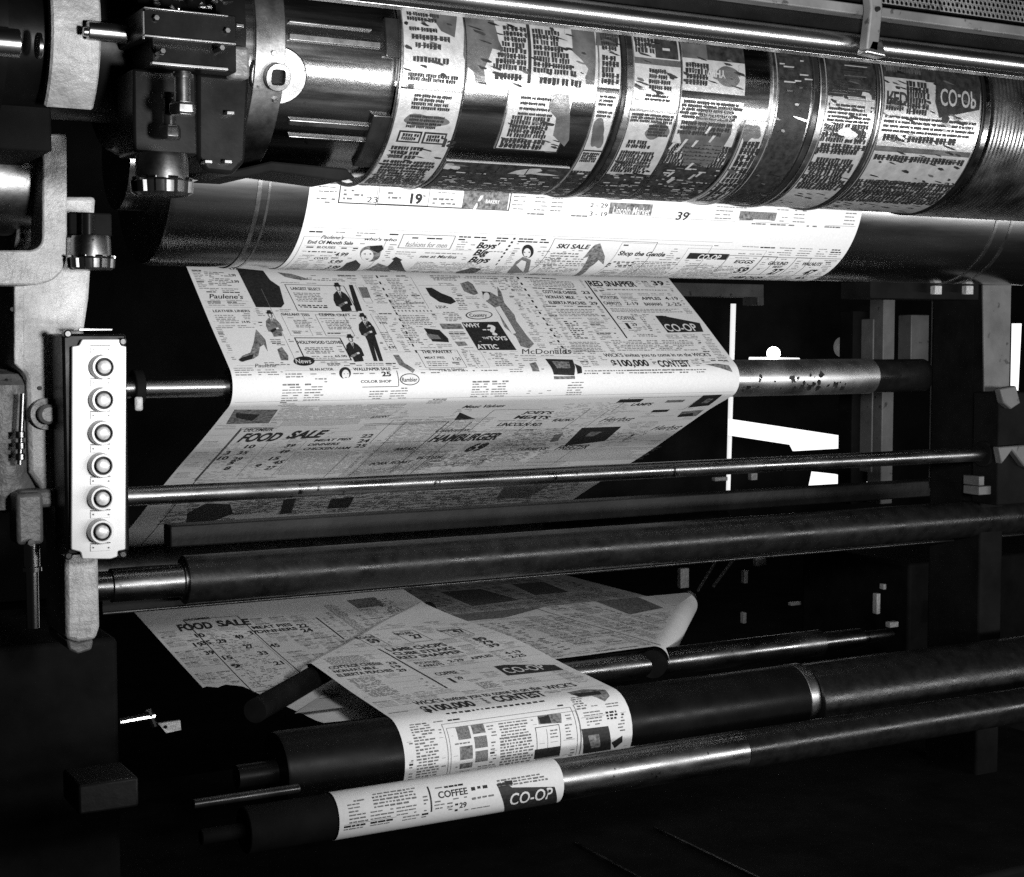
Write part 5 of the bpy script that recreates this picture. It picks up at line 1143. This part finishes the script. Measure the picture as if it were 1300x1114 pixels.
bm = NB(); prism(bm, pp([(1103, 62), (1118, 66), (1124, 10), (1122, -20), (1106, -20), (1109, 10)], 1.9), 1.905, 1.925); part('strap', bm, 'grey_paint', gd, bevel=.003)
bm = NB(); prism(bm, pp([(1096, 68), (1104, 50), (1118, 52), (1124, 74)], 1.91), 1.905, 1.93); part('strap_foot', bm, 'steel', gd, bevel=.004)
bm = NB(); p = at(1113, 12, 1.905); lathe(bm, [(1.899, .003), (1.905, .0045)], (p[0], p[2]), axis='y', n=12); part('strap_screw', bm, 'dark', gd)
# perforated plate
pz = z0+.004
bm = NB(); c = .0098; nx = 62
for row in range(4):
    for i in range(nx):
        cx_ = at(1116, 5, 1.935)[0]+i*c+(c/2 if row % 2 else 0); cz_ = pz+.008+row*c*.92; S_, C_ = [], []
        for k in range(12):
            a = 2*PI*(k+.5)/12; r_ = .0033; C_.append(bm.verts.new((cx_+r_*math.cos(a), 1.935, cz_+r_*math.sin(a))))
            ca, sa = math.cos(a), math.sin(a); k2 = 1/max(abs(ca)/(c/2), abs(sa)/(c*.46)); S_.append(bm.verts.new((cx_+ca*k2, 1.935, cz_+sa*k2)))
        for k in range(12): bm.faces.new((S_[k], S_[(k+1) % 12], C_[(k+1) % 12], C_[k]))
o = part('perforated_plate', bm, 'grey_paint', gd); md = o.modifiers.new('thick', 'SOLIDIFY'); md.thickness = .0015
# ------------------------------------------------------------- the setting
def struct(name, bm, m): o = build(name, bm, m, None, smooth=False); o['kind'] = 'structure'; return o
bm = NB(); box(bm, -4, 12, -2, 12, -1.55, -1.5); struct('floor', bm, 'floor')
bm = NB(); box(bm, -4, 12, 9, 9.2, -1.49, 3); struct('back_wall', bm, 'wall')
t = thing('base_plate', 'dark machine bed under the lower rollers', 'machine bed', (1.0, 2.3, -1.49)); bm = NB(); box(bm, .5, 3.2, 2.15, 3.6, -1.498, -1.05); part('bed', bm, 'matte', t, bevel=.01)
for x in (1.35, 1.55):
    t = thing('floor_rail', ('left' if x == 1.35 else 'right')+' one of two faint thin rails on the machine bed under the rollers', 'rail', (x, 2.2, -1.04), 'thin rails on the machine bed'); bm = NB(); box(bm, x+.3, x+.306, 2.16, 2.7, -1.048, -1.042); part('rail', bm, 'worn', t)

#SECTION light
# ================================================================= lights
world = bpy.data.worlds.new('World'); S.world = world; world.use_nodes = True
world.node_tree.nodes['Background'].inputs[0].default_value = (1, 1, 1, 1); world.node_tree.nodes['Background'].inputs[1].default_value = .004
def spot(name, loc, tgt, power, size, angle, blend):
    l = bpy.data.lights.new(name, 'SPOT'); l.energy = power; l.shadow_soft_size = size; l.spot_size = math.radians(angle); l.spot_blend = blend
    o = bpy.data.objects.new(name, l); COL.objects.link(o); o.location = (loc[0], loc[1], loc[2]+H0)
    d = Vector(tgt)-Vector(loc); o.rotation_euler = d.to_track_quat('-Z', 'Y').to_euler(); return o
spot('flash', (.78, .7, .03), (1.5, 2.6, .30), 205, .08, 84, 1)
al = bpy.data.lights.new('strip_lamp', 'AREA'); al.shape = 'RECTANGLE'; al.size = 3.4; al.size_y = .12; al.energy = 52
ao = bpy.data.objects.new('strip_lamp', al); COL.objects.link(ao); ao.location = (2.9, .25, -.36+H0)
ao.rotation_euler = Vector((-.25, 1, .22)).to_track_quat('-Z', 'Y').to_euler()
S.cycles.use_denoising = False; S.cycles.sample_clamp_indirect = 1.5; S.cycles.sample_clamp_direct = 12
S.cycles.caustics_reflective = False; S.cycles.caustics_refractive = False; S.cycles.max_bounces = 5
